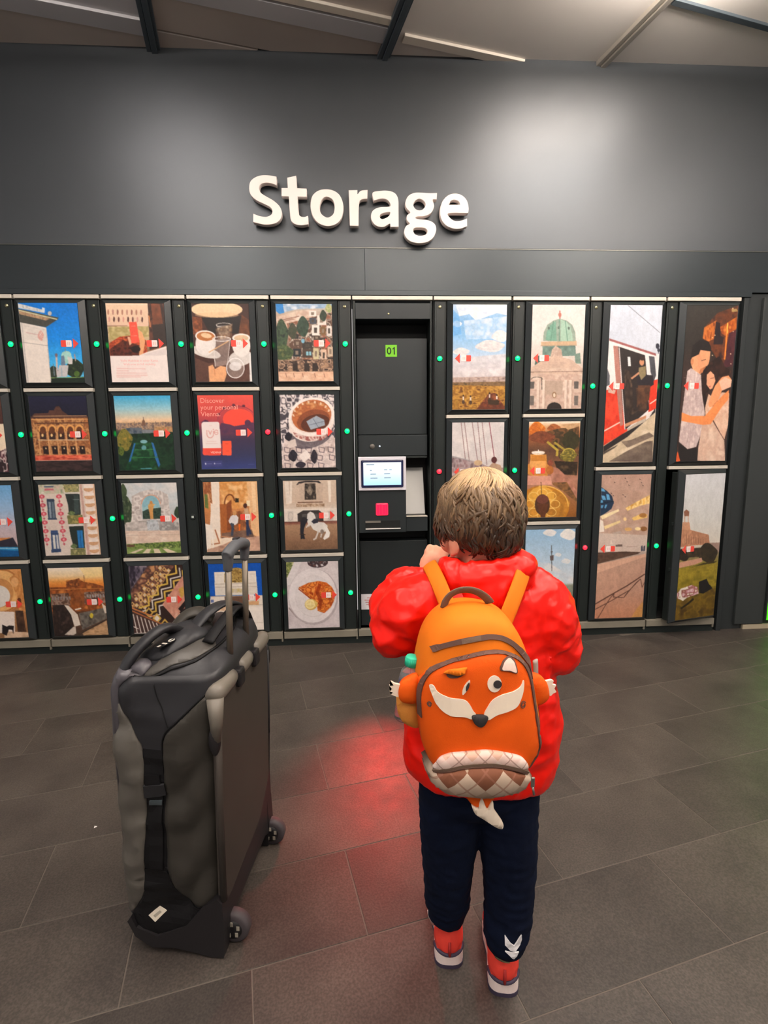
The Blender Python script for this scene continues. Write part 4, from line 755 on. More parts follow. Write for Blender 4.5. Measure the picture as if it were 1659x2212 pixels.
DOORX = (0.006, 0.362); POSTX = (0.372, 0.432); MX, MZ, PROT = 0.0265, 0.0215, 0.028
ZS = {4: [0.087, 0.560, 1.031, 1.505, 1.965], 3: [0.087, 0.719, 1.345, 1.965], 2: [0.087, 1.035, 1.965]}
def rows(n):
    z = ZS[n]; out = []
    for i in range(n):
        lo = z[i]+0.004; hi = (z[i+1]-0.021) if i < n-1 else z[i+1]-0.004
        out.append((lo, hi))
    return out[::-1]                              # top row first
def door_mesh(w, h, hinge_right):
    """bevelled door: back plate and a raised field; origin at the lower hinge corner"""
    x0 = -w if hinge_right else 0.0; b = MB()
    o = [(x0, 0.004, 0), (x0+w, 0.004, 0), (x0+w, 0.004, h), (x0, 0.004, h)]
    k = [(x0, -0.005, 0), (x0+w, -0.005, 0), (x0+w, -0.005, h), (x0, -0.005, h)]
    i = [(x0+MX, -PROT, MZ), (x0+w-MX, -PROT, MZ), (x0+w-MX, -PROT, h-MZ), (x0+MX, -PROT, h-MZ)]
    q = [(a+(0.002 if n in (0, 3) else -0.002), -PROT+0.001, c+(0.002 if n < 2 else -0.002)) for n, (a, bb, c) in enumerate(i)]
    V = o+k+i+q; F = [(3, 2, 1, 0)]
    for a, c in ((0, 4), (4, 8), (8, 12)):
        for n in range(4): F.append((a+n, a+(n+1) % 4, c+(n+1) % 4, c+n))
    F.append((12, 13, 14, 15)); b.add(V, F)
    if hinge_right and h > 0.8 and w: pass
    return b
def arrow_sticker(flip):
    """red and white number tag followed by a pointing triangle, lying flat on the print"""
    s = -1 if flip else 1; b = MB(); d = 0.0012
    def pr(pts, m, dd=d): b.prism([(s*x, z) for x, z in pts], 0, -dd, 'y', m)
    pr([(-0.046, -0.014), (-0.042, -0.0165), (-0.0195, -0.0165), (-0.0195, 0.0165), (-0.042, 0.0165), (-0.046, 0.014)], 0)
    pr([(-0.0193, -0.0165), (0.006, -0.0165), (0.009, -0.013), (0.009, 0.013), (0.006, 0.0165), (-0.0193, 0.0165)], 1)
    pr([(0.017, -0.026), (0.044, 0.0), (0.017, 0.026)], 0)
    for k in range(2): pr([(-0.013+k*0.009, -0.007), (-0.008+k*0.009, -0.007), (-0.008+k*0.009, 0.007), (-0.013+k*0.009, 0.007)], 2, d+0.0004)
    return b.mesh('arrow_sticker', [m_sred, m_swhite, m_snum])
ARROW = {0: arrow_sticker(0), 1: arrow_sticker(1)}
led_me = {n: MB().lathe([(0.0135, -0.002), (0.0135, 0.004), (0.010, 0.009), (0.0001, 0.011)], 16, axis='y').mesh('status_light', m) for n, m in (('g', m_green), ('r', m_red), ('w', m_off))}  # lens made larger to take in the glow around the light
led_small = MB().box(-0.006, 0.006, -0.005, 0.002, -0.006, 0.006, 0, 0.001).mesh('status_light', m_off)
bezel_me = MB().lathe([(0.018, -0.001), (0.018, 0.0015), (0.015, 0.0025), (0.0138, 0.0025)], 20, axis='y').mesh('light_bezel', m_post)
btn_me = MB().lathe([(0.009, -0.001), (0.009, 0.002), (0.007, 0.004), (0.0001, 0.0055)], 16, axis='y').mesh('button', m_brass)
KEYHOLE = MB().box(-0.0008, 0.0008, -0.0062, -0.004, -0.004, 0.004).mesh('keyhole', m_dark)
DOOR_CACHE = {}
def locker_column(k, n, keys, leds, label, right=False, open_row=None):
    x = k*CW
    t = thing('locker_column', label, 'locker', (x, 0, 0), 0, 'picture door lockers')
    mir = (lambda a, b: (CW-b, CW-a)) if right else (lambda a, b: (a, b))
    dx = mir(*DOORX); px = mir(*POSTX)
    # carcass
    b = MB()
    if open_row is None: b.box(0.003, CW-0.003, 0.014, 0.42, 0.045, 1.966)
    else:
        lo, hi = rows(n)[open_row]
        b.box(0.003, CW-0.003, 0.40, 0.42, 0.045, 1.966).box(0.003, dx[0]-0.002, 0.014, 0.40, 0.045, 1.966).box(dx[1]+0.001, CW-0.003, 0.014, 0.40, 0.045, 1.966)
        b.box(dx[0]-0.002, dx[1]+0.001, 0.014, 0.40, hi-0.004, 1.966).box(dx[0]-0.002, dx[1]+0.001, 0.014, 0.40, 0.045, lo+0.004)
    b.obj('carcass', m_dark, t)
    p = MB().box(px[0], px[1], 0.002, 0.03, 0.089, 1.963, 0, 0.003)
    g0 = px[0]-0.005 if not right else px[1]
    p.box(g0, g0+0.005, 0.006, 0.03, 0.089, 1.963)
    gx = px[0]+0.047 if not right else px[0]+0.010
    p.box(gx, gx+0.003, -0.0005, 0.004, 0.10, 1.955)
    p.obj('light_post', m_post, t)
    MB().box(0.0055, CW-0.0055, -0.012, 0.02, 1.9655, 1.985, 0, 0.0015).obj('top_strip', m_silver, t)
    MB().box(0.004, CW-0.004, -0.014, 0.02, 0.046, 0.087, 0, 0.002).box(CW-0.012, CW-0.003, -0.010, 0.02, 0.028, 0.046).obj('base_strip', m_base, t)
    MB().box(0.0, CW, 0.0, 0.40, 0.0, 0.046).obj('plinth', m_post, t)
    cx = (px[0]+px[1])/2
    bt = link('button', btn_me, t, (cx, 0.002, 1.931)); link('keyhole', KEYHOLE, bt, (0, 0, 0))
    for i, (lo, hi) in enumerate(rows(n)):
        w, h = dx[1]-dx[0], hi-lo
        ck = (n, right, round(h, 4))
        if ck not in DOOR_CACHE: DOOR_CACHE[ck] = door_mesh(w, h, right).mesh('door', m_frame)
        d = link('door', DOOR_CACHE[ck], t, (dx[1] if right else dx[0], 0.0, lo))
        x0 = -w if right else 0.0
        pw, ph = w-2*MX-0.004, h-2*MZ-0.004
        key = keys[i]
        link('picture', picture_mesh(PICS[key], pw, ph), d, (x0+MX+0.002, -PROT-0.0002, MZ+0.002))['label'] = PLABEL[key]
        ax = x0+MX+(0.058 if right else w-2*MX-0.058)
        link('arrow_sticker', ARROW[1 if right else 0], d, (ax, -PROT-0.0004, h*0.495))['label'] = 'red arrow with a small white number tag'
        if i == open_row:
            d.rotation_euler.z = math.radians(13.5); d['label'] = 'locker door standing ajar'
            hb = MB().box(x0+0.004, x0+0.012, 0.004, 0.045, 0.012, h-0.012, 0, 0.002)
            for zz in (h*0.36, h*0.66): hb.box(x0-0.010, x0+0.004, 0.006, 0.014, zz-0.009, zz+0.009, 0, 0.002)
            hb.obj('lock_rail', m_post, d)
            MB().lathe([(0.011, -0.02), (0.011, 0.03)], 12, (-0.004, 0.012, -0.012), 'z').obj('hinge', m_dark, d)
        zc = (lo+hi)/2
        if leds[i]:
            l = link('status_light', led_small if leds[i] == 'w' else led_me[leds[i]], t, (cx, 0.001, zc))
            l['label'] = {'g': 'lit green status light', 'r': 'lit red status light', 'w': 'unlit white status light'}[leds[i]]
            link('light_bezel', bezel_me, l)
        if i < n-1:
            MB().box(dx[0]-0.002, dx[1]+0.004, -0.013, 0.02, lo-0.0235, lo-0.0045, 0, 0.0015).obj('shelf_strip', m_silver, t)
    return t
PLABEL = {'cmr1': 'print of an old stone facade', 'cmr2': 'print of a pale figure on dark cloth', 'cmr3': 'print of a blue boat under evening sky', 'cmr4': 'print of a vaulted archway with a horse carriage',
 'c0r1': 'print of a white pavilion under deep blue sky', 'c0r2': 'print of an opera house lit at night', 'c0r3': 'print of a tiled house front with red flowers', 'c0r4': 'print of city roofs at orange sunset',
 'c1r1': 'advert with a hand holding a red phone', 'c1r2': 'print of a palace garden at dusk', 'c1r3': 'print of a golden statue under a stone arch', 'c1r4': 'print of a zigzag tiled roof',
 'c2r1': 'print of coffee cups and water glasses', 'c2r2': 'red and blue advert with a phone card', 'c2r3': 'print of two people in a sunlit alley', 'c2r4': 'print of a white hall with gilded dome',
 'c3r1': 'print of a colourful patchwork house with trees', 'c3r2': 'print of a painted teacup on patterned paper', 'c3r3': 'print of a rider with a white horse', 'c3r4': 'print of a schnitzel with lemon on a plate',
 'c5r1': 'print of a cloudy sky over vineyards', 'c5r2': 'print of people on a swing ride', 'c5r3': 'print of yellow green foliage', 'c6r1': 'print of a green domed palace', 'c6r2': 'print of an amusement ride among autumn trees',
 'c6r3': 'print of a tower against blue sky', 'c7r1': 'print of a red and white tram', 'c7r2': 'print of a curved library interior', 'c8r1': 'print of a couple embracing at night', 'c8r2': 'print of people lying in a city park'}
locker_column(-1, 4, ['cmr1', 'cmr2', 'cmr3', 'cmr4'], 'gggg', 'locker column with a blue boat and an archway picture')
locker_column(0, 4, ['c0r1', 'c0r2', 'c0r3', 'c0r4'], 'gggg', 'locker column topped by a white pavilion under blue sky picture')
col1 = locker_column(1, 4, ['c1r1', 'c1r2', 'c1r3', 'c1r4'], 'ggwg', 'locker column topped by a red phone advert picture')
col2 = locker_column(2, 4, ['c2r1', 'c2r2', 'c2r3', 'c2r4'], 'grgg', 'locker column topped by a coffee cups picture')
locker_column(3, 4, ['c3r1', 'c3r2', 'c3r3', 'c3r4'], 'gggg', 'locker column with the schnitzel picture at the bottom, left of the terminal')
locker_column(5, 3, ['c5r1', 'c5r2', 'c5r3'], 'grg', 'locker column topped by a cloudy sky picture, right of the terminal', True)
locker_column(6, 3, ['c6r1', 'c6r2', 'c6r3'], 'ggg', 'locker column topped by a green domed palace picture', True)
locker_column(7, 2, ['c7r1', 'c7r2'], 'gr', 'locker column topped by a red tram picture', True)
locker_column(8, 2, ['c8r1', 'c8r2'], 'gg', 'locker column with an embracing couple picture above a door standing ajar', True, 1)
# red status light of the library door sits on the post of its own column
def doors(col): return [c for c in col.children if c.name.split('.')[0] == 'door']
def lettering(door, body, size, u, v, col, pw=0.292, bold=0.0, label=None, align='LEFT'):
    """flat print on a door: (u, v) measured on the picture from its top left corner"""
    me = text_mesh('lettering', body, size, M('print_'+col, col, 0.5), bold, 0.0, align)
    h = max(v_.co.z for v_ in door.data.vertices)
    o = link('lettering', me, door, (MX+0.002+u*pw, -PROT-0.0008, h-MZ-v*(h-2*MZ)))
    o['label'] = 'printed words ' + body.replace('\n', ' ')
d = doors(col2)[1]
lettering(d, 'Discover\nyour personal\nVienna.', 0.036, 0.045, 0.105, 'f2a294')
lettering(d, 'VIENNA', 0.016, 0.185, 0.783, 'f8c8bc')
d = doors(col1)[0]
lettering(d, 'Volle Mobilit\u00e4t in einer Karte.', 0.0165, 0.52, 0.735, 'eaa8a2', align='CENTER')
lettering(d, 'Welcome to full mobility.', 0.0165, 0.52, 0.780, 'eaa8a2', align='CENTER')

# ------------------------------------------------------------------ terminal
m_tp = M('terminal_panel', '23292b', 0.42, spec=0.45)
m_tp2 = M('terminal_panel_low', '1f2425', 0.45, spec=0.4)
m_white = M('white_bezel', 'dcd8e0', 0.35)
m_navy = M('screen_border', '20264c', 0.25)
def screen_material():
    m = bpy.data.materials.new('lit_screen'); m.use_nodes = True; nt = m.node_tree; b = nt.nodes['Principled BSDF']
    tc = nt.nodes.new('ShaderNodeTexCoord'); sep = nt.nodes.new('ShaderNodeSeparateXYZ'); nt.links.new(tc.outputs['Generated'], sep.inputs[0])
    r = nt.nodes.new('ShaderNodeValToRGB'); r.color_ramp.elements[0].color = (*lin('a6e6ff'), 1); r.color_ramp.elements[1].color = (*lin('f2faff'), 1); r.color_ramp.elements[1].position = 0.8
    nt.links.new(sep.outputs['Z'], r.inputs['Fac']); nt.links.new(r.outputs['Color'], b.inputs['Emission Color'])
    b.inputs['Emission Strength'].default_value = 1.1; b.inputs['Base Color'].default_value = (0.1, 0.1, 0.1, 1); b.inputs['Roughness'].default_value = 0.2
    return m
tm = thing('locker_terminal', 'dark locker terminal with a lit screen and green 01 sticker', 'terminal', (4*CW, 0, 0))
T0 = 4*CW
def tb(x0, x1, y0, y1, z0, z1, name, mat, bev=0.002, parent=None):
    return MB().box(x0-T0, x1-T0, y0, y1, z0, z1, 0, bev).obj(name, mat, parent or tm)
tb(T0+0.002, T0+CW-0.002, 0.16, 0.42, 0.046, 1.966, 'carcass', m_dark, 0)
fr = MB().box(0.004, 0.016, -0.002, 0.16, 0.089, 1.963, 0, 0.002).box(CW-0.014, CW-0.004, -0.002, 0.16, 0.089, 1.963, 0, 0.002); fr.obj('side_frame', m_post, tm)
MB().box(0.0015, CW-0.0015, -0.012, 0.02, 1.9655, 1.985, 0, 0.0015).obj('top_strip', m_silver, tm)
MB().box(0.002, CW-0.002, -0.014, 0.02, 0.046, 0.087, 0, 0.002).obj('base_strip', m_base, tm)
MB().box(0.0, CW, 0.0, 0.40, 0.0, 0.046).obj('plinth', m_post, tm)
tb(1.790, 2.203, -0.004, 0.16, 1.866, 1.950, 'head_box', m_tp)
hp = MB().ball((1.972-T0, -0.004, 1.893), (0.006, 0.003, 0.006), 12, 8).obj('camera_eye', m_brass, tm)
up_ = tb(1.792, 2.192, 0.045, 0.16, 1.238, 1.772, 'upper_panel', m_tp)  # gap above kept deep and black to make the head box's shadow
m_lim = M('lime_sticker', '6fc01c', 0.5)
st = tb(1.957, 2.021, 0.0435, 0.0455, 1.672, 1.737, 'number_sticker', m_lim, 0)
m_ink = M('sticker_ink', '14320c', 0.6)
dg = MB().tube([(0.0095*math.cos(a_), 0, 0.0165*math.sin(a_)) for a_ in np.linspace(0, 2*math.pi, 25)[:-1]], 0.0034, 8, closed=True, flat=(1, 0.2), up=(1, 0, 0)).obj('digit', m_ink, st, (1.9765-T0, 0.0428, 1.7045)); dg['label'] = 'dark number 0'
MB().prism([(0.001, -0.020), (0.008, -0.020), (0.008, 0.020), (0.003, 0.020), (-0.007, 0.011), (-0.004, 0.0065), (0.001, 0.0105)], 0.0422, 0.0434, 'y').obj('digit', m_ink, st, (2.0020-T0, 0.0, 1.7045))['label'] = 'dark number 1'
lk = tb(1.792, 2.192, 0.026, 0.16, 1.116, 1.235, 'lock_panel', m_tp)
MB().lathe([(0.015, -0.002), (0.015, 0.003), (0.012, 0.005)], 20, (1.873-T0, 0.026, 1.171), 'y').obj('lock_cylinder', M('lock_face', '6a6660', 0.4, metal=0.6), lk)
MB().lathe([(0.005, -0.001), (0.005, 0.003)], 12, (1.916-T0, 0.026, 1.172), 'y').obj('indicator', M('indicator_white', 'c8d4e8', 0.3, emit=0.6), lk)
con = tb(1.790, 2.063, -0.012, 0.16, 0.674, 1.113, 'console', m_tp)
bz = MB().box(-0.136, 0.136, -0.012, 0.0, 0.0, 0.192, 0, 0.003).obj('screen_bezel', m_white, con, (1.9265-T0, -0.012, 0.922))
MB().box(-0.120, 0.120, -0.0155, -0.011, 0.018, 0.174, 0, 0.006).obj('screen_border', m_navy, bz)
bz.children[0].name = 'screen_border'
scr = MB().box(-0.108, 0.108, -0.0165, -0.012, 0.030, 0.160, 0, 0.002).obj('screen', screen_material(), con, (1.9265-T0, -0.012, 0.922))
for (x, z, w) in ((-0.09, 0.148, 0.045), (-0.07, 0.115, 0.010), (0.01, 0.118, 0.018), (0.04, 0.118, 0.014), (-0.068, 0.094, 0.032), (0.010, 0.095, 0.034), (-0.068, 0.071, 0.040), (0.010, 0.072, 0.038)):
    MB().box(x, x+w, -0.0168, -0.0160, z-0.0025, z+0.0025).obj('screen_print', M('screen_text', '7f96ac', 0.4, emit=0.25), con, (1.9265-T0, -0.012, 0.922))
tr = tb(2.065, 2.192, 0.135, 0.16, 0.70, 1.113, 'tray_back', m_dark, 0)
m_tray = M('steel_tray', '6e6e6c', 0.38, metal=0.8)
MB().prism([(0.130, 1.040), (0.022, 0.776), (0.022, 0.768), (0.16, 0.768), (0.16, 1.040)], 2.066-T0, 2.178-T0, 'x').obj('ticket_tray', m_tray, tm)
tb(2.065, 2.192, 0.010, 0.16, 0.674, 0.760, 'tray_front', m_tp)
tb(2.066, 2.190, 0.004, 0.03, 0.7605, 0.7665, 'tray_lip', m_silver, 0.001)
tb(2.064, 2.190, 0.02, 0.05, 1.103, 1.113, 'tray_hood', m_post, 0.001)
m_scan = M('scanner_glass', 'c01028', 0.2, emit=2.6, ecol='ff1030')
m_scan2 = M('scanner_glass_dim', '9a0c20', 0.2, emit=1.4, ecol='ff2848')
sc_ = tb(1.888, 1.958, -0.018, -0.010, 0.776, 0.847, 'scanner_window', m_scan2, 0.006, None)
for xx in (1.895, 1.912, 1.930, 1.944): tb(xx, xx+0.009, -0.0195, -0.017, 0.782, 0.841, 'scanner_bar', m_scan, 0.001, sc_)
cs = tb(1.826, 2.028, -0.0135, -0.011, 0.700, 0.745, 'card_slot', m_dark, 0)
tb(1.826, 1.914, -0.016, -0.0125, 0.732, 0.744, 'slot_mouth', M('slot_plate', '807c74', 0.4, metal=0.5), 0.001, cs)
tb(1.826, 2.030, -0.020, -0.0125, 0.695, 0.7005, 'slot_lip', M('slot_lip_white', 'd8d4d0', 0.4), 0.001, cs)
tb(1.792, 2.192, 0.14, 0.16, 0.613, 0.673, 'shaded_recess', m_dark, 0)  # near-black strip put in for the shade below the console
lp = tb(1.792, 2.195, 0.045, 0.16, 0.092, 0.612, 'lower_panel', m_tp2)
lb = tb(1.794, 1.905, 0.0435, 0.0455, 0.192, 0.288, 'notice', M('notice_paper', 'd4d0d4', 0.6), 0)
nb = MB()
for i, (a, b_) in enumerate(((0.035, 0.06), (0.02, 0.085), (0.025, 0.075), (0.03, 0.07))): nb.box(1.794-T0+a, 1.794-T0+b_, 0.043, 0.0436, 0.262-i*0.014, 0.268-i*0.014)
nb.obj('notice_print', M('notice_ink', 'b88a8a', 0.6), lb)
# the code scanner throws red light onto the floor in front of the terminal
sp = bpy.data.lights.new('scanner_light', 'SPOT'); sp.color = (1, 0.05, 0.04); sp.energy = 85; sp.spot_size = math.radians(33); sp.spot_blend = 1.0; sp.shadow_soft_size = 0.02
so = bpy.data.objects.new('scanner_light', sp); COL.objects.link(so); so.parent = tm; so.location = (1.923-T0, -0.03, 0.81)
_d = Vector((1.79, -1.38, 0.0))-Vector((1.923, -0.03, 0.81)); so.rotation_euler = _d.to_track_quat('-Z', 'Y').to_euler()

# ------------------------------------------------------------------ soft shapes
from mathutils import noise as mnoise
from mathutils.bvhtree import BVHTree
def soft_mesh(name, mb, voxel, smooth=6, mats=None, fold=None, factor=0.5):
    """closed shapes fused into one skin; fold(co, normal) -> displacement along the normal"""
    me = mb.mesh('tmp', MATS['locker_dark_inside']); o = bpy.data.objects.new('tmp', me); COL.objects.link(o)
    r = o.modifiers.new('r', 'REMESH'); r.mode = 'VOXEL'; r.voxel_size = voxel
    if smooth: s = o.modifiers.new('s', 'SMOOTH'); s.iterations = smooth; s.factor = factor
    out = baked(o); bpy.data.objects.remove(o)
    out.name = name; out.materials.clear()
    for m in mats or []: out.materials.append(m)
    if fold:
        nn = [v.normal.copy() for v in out.vertices]
        for v, n in zip(out.vertices, nn): v.co = v.co+n*fold(v.co, n)
    out.polygons.foreach_set('use_smooth', [True]*len(out.polygons)); out.update()
    return out
def chain(mb, pts, rad, n=14, flat=None):
    mb.tube(pts, rad, n, cap=True, flat=flat)
    for p, r in zip(pts, rad): mb.ball(p, r, 14, 9)
def ridged(co, s, seed=0.0):
    return 1-2*abs(mnoise.noise(Vector((co[0]*s+seed, co[1]*s-seed, co[2]*s+seed*0.7))))
def bvh_of(me, mat=None):
    bm = bmesh.new(); bm.from_mesh(me); t = BVHTree.FromBMesh(bm); bm.free(); return t
def surf_from(trees, back_y, start_y=-4.0):
    """surface seen from -Y: (x, z) -> first hit; falls back to a plane"""
    trees = trees if isinstance(trees, list) else [trees]
    def f(a, b):
        best = None
        for t in trees:
            h, n, i, d = t.ray_cast(Vector((a, start_y, b)), Vector((0, 1, 0)))
            if h is not None and (best is None or h.y < best[0].y): best = (h, n if n.y < 0 else -n)
        if best is None:
            h, n, i, d = trees[0].find_nearest(Vector((a, back_y, b)))
            return h, n
        return best
    return f
def band(path, w):
    """outline of a ribbon of width w along a 2d path"""
    P = np.array(path, float); T = np.gradient(P, axis=0); T /= np.linalg.norm(T, axis=1)[:, None]+1e-9
    N = np.c_[-T[:, 1], T[:, 0]]*(np.array(w).reshape(-1, 1) if hasattr(w, '__len__') else w)/2
    return [tuple(p) for p in P+N]+[tuple(p) for p in (P-N)[::-1]]

# ------------------------------------------------------------------ child
m_skin = M('skin', 'e2a184', 0.5, spec=0.4, var=0.06, vscale=14)
m_jacket = M('red_rain_jacket', 'e81608', 0.36, spec=0.35, var=0.05, vscale=10, bump=0.05, bscale=40)
m_trouser = M('navy_jersey', '0a1226', 0.9, spec=0.15, var=0.12, vscale=30, bump=0.1, bscale=500)
m_white_print = M('white_print', 'e8e4e6', 0.5)
child = thing('person', 'child in red rain jacket, navy trousers and red shoes facing the terminal', 'person', (2.01, -1.93, 0))
CX, CY = 2.01, -1.93
def cl(me, name, mats=None):
    me.transform(Matrix.Translation((-CX, -CY, 0)))
    if mats:
        me.materials.clear()
        for m in mats: me.materials.append(m)
    return link(name, me, child)
HC = Vector((2.014, -1.920, 1.054)); HR = Matrix.Rotation(math.radians(24), 3, 'Z') @ Matrix.Rotation(math.radians(-8), 3, 'X')
def hp_(x, y, z): return HC+HR @ Vector((x, y, z))
b = MB()
b.ball(hp_(0, -0.006, 0.012), (0.069, 0.086, 0.083), 24, 16, rot=HR)
b.ball(hp_(0, 0.018, -0.045), (0.054, 0.062, 0.058), 20, 12, rot=HR)
b.ball(hp_(0, 0.066, -0.082), (0.020, 0.018, 0.016), 12, 8, rot=HR)       # chin
b.ball(hp_(0, 0.090, -0.026), (0.010, 0.014, 0.013), 12, 8, rot=HR)       # nose
b.tube([hp_(0, 0.080, 0.006), hp_(0, 0.092, -0.024)], [0.006, 0.008], 8)
b.ball(hp_(0, 0.078, -0.052), (0.017, 0.008, 0.005), 12, 8, rot=HR); b.ball(hp_(0, 0.076, -0.060), (0.015, 0.008, 0.005), 12, 8, rot=HR)   # lips
for s in (-1, 1):
    b.ball(hp_(s*0.034, 0.058, -0.040), (0.022, 0.020, 0.022), 12, 8, rot=HR)     # cheeks
    b.tube([hp_(s*0.014, 0.079, 0.022), hp_(s*0.045, 0.068, 0.020)], 0.006, 8)      # brow
    b.ball(hp_(s*0.068, -0.006, -0.034), (0.008, 0.016, 0.024), 12, 9, rot=HR)     # ears
    ear = [hp_(s*(0.071+0.003*math.sin(a)), -0.008-0.015*math.cos(a)*0.95, -0.033+0.023*math.sin(a)) for a in np.linspace(-1.9, 2.2, 10)]
    b.tube(ear, 0.0045, 8); b.ball(hp_(s*0.068, 0.0, -0.054), (0.006, 0.009, 0.009), 10, 7)
chain(b, [(2.016, -1.945, 0.90), (2.014, -1.938, 0.96), hp_(0, -0.020, -0.05)], [0.050, 0.043, 0.044], 16)
# trunk, arms and legs below the clothes
SHL, ELL, WRL = Vector((1.905, -1.955, 0.905)), Vector((1.835, -1.955, 0.850)), Vector((1.922, -1.820, 0.918))
SHR, ELR, WRR = Vector((2.125, -1.955, 0.900)), Vector((2.162, -1.955, 0.800)), Vector((2.100, -1.790, 0.860))
for (z0, z1, rx) in ((0.50, 0.62, 0.085), (0.62, 0.76, 0.082), (0.76, 0.90, 0.09)):
    b.ball((CX, -1.950, (z0+z1)/2), (rx, 0.062, 0.10), 18, 12)
for a, e_, w in ((SHL, ELL, WRL), (SHR, ELR, WRR)): chain(b, [a, e_, w], [0.036, 0.028, 0.021], 12)
HIPS = ((1.955, -1.945), (2.070, -1.950)); ANK = (Vector((1.962, -1.880, 0.075)), Vector((2.076, -1.945, 0.075)))
for (hx_, hy_), an in zip(HIPS, ANK): chain(b, [(hx_, hy_, 0.50), ((hx_+an.x)/2, (hy_+an.y)/2+0.012, 0.29), an], [0.056, 0.038, 0.026], 14)
# hands: palm, four bent fingers and a thumb
def hand(wr, fwd, side, curl, up):
    """wr wrist, fwd hand direction, side towards the thumb, up back of the hand"""
    f, sd, u = fwd.normalized(), side.normalized(), up.normalized()
    b.ball(wr+f*0.028, (0.027, 0.029, 0.017), 14, 9, rot=Matrix((sd, f, u)).transposed())
    b.tube([wr-f*0.01, wr+f*0.02], [0.019, 0.020], 12)
    for k, L in enumerate((0.042, 0.047, 0.044, 0.035)):
        root = wr+f*0.048+sd*(0.020-k*0.013); p = [root]; d = f.copy()
        for seg, fr in enumerate((0.42, 0.33, 0.25)):
            ang = curl*(0.8+0.5*seg); d = (f*math.cos(ang*(seg+0.6))-u*math.sin(ang*(seg+0.6))).normalized()
            p.append(p[-1]+d*L*fr)
        chain(b, p, [0.0078, 0.0072, 0.0066, 0.0058], 10)
    q = wr+f*0.018+sd*0.018
    chain(b, [q, q+(f*0.55+sd*0.8-u*0.3)*0.018, q+(f*0.95+sd*0.75-u*0.75)*0.031, q+(f*1.0+sd*0.35-u*1.1)*0.040], [0.009, 0.0075, 0.0068, 0.0058], 10)
_f1 = Vector((0.42, 0.12, 0.90)).normalized(); _u1 = Vector((-0.25, -0.95, 0.25)); _u1 = (_u1-_f1*_u1.dot(_f1)).normalized()
hand(WRL, _f1, _f1.cross(_u1)*-1 if (_f1.cross(_u1)).x < 0 else _f1.cross(_u1), 0.85, _u1)
hand(WRR, Vector((-0.7, 0.4, 0.45)), Vector((0, 0.3, 0.9)), 0.8, Vector((0.4, 0.8, -0.2)))
body_me = soft_mesh('body', b, 0.0034, 3, [m_skin])
body = cl(body_me, 'body'); body['label'] = 'bare neck, ear and raised left hand'
m_eye = M('eye_white', 'e8e2de', 0.2); m_iris = M('eye_iris', '3a2a1e', 0.15)
for s in (-1, 1):
    e_ = MB().ball(hp_(s*0.029, 0.068, 0.002)-Vector((CX, CY, 0)), 0.0115, 14, 10).obj('eye', m_eye, child)
    MB().ball(hp_(s*0.029, 0.0775, 0.002)-Vector((CX, CY, 0)), (0.005, 0.003, 0.005), 12, 8, rot=HR).obj('iris', m_iris, e_)

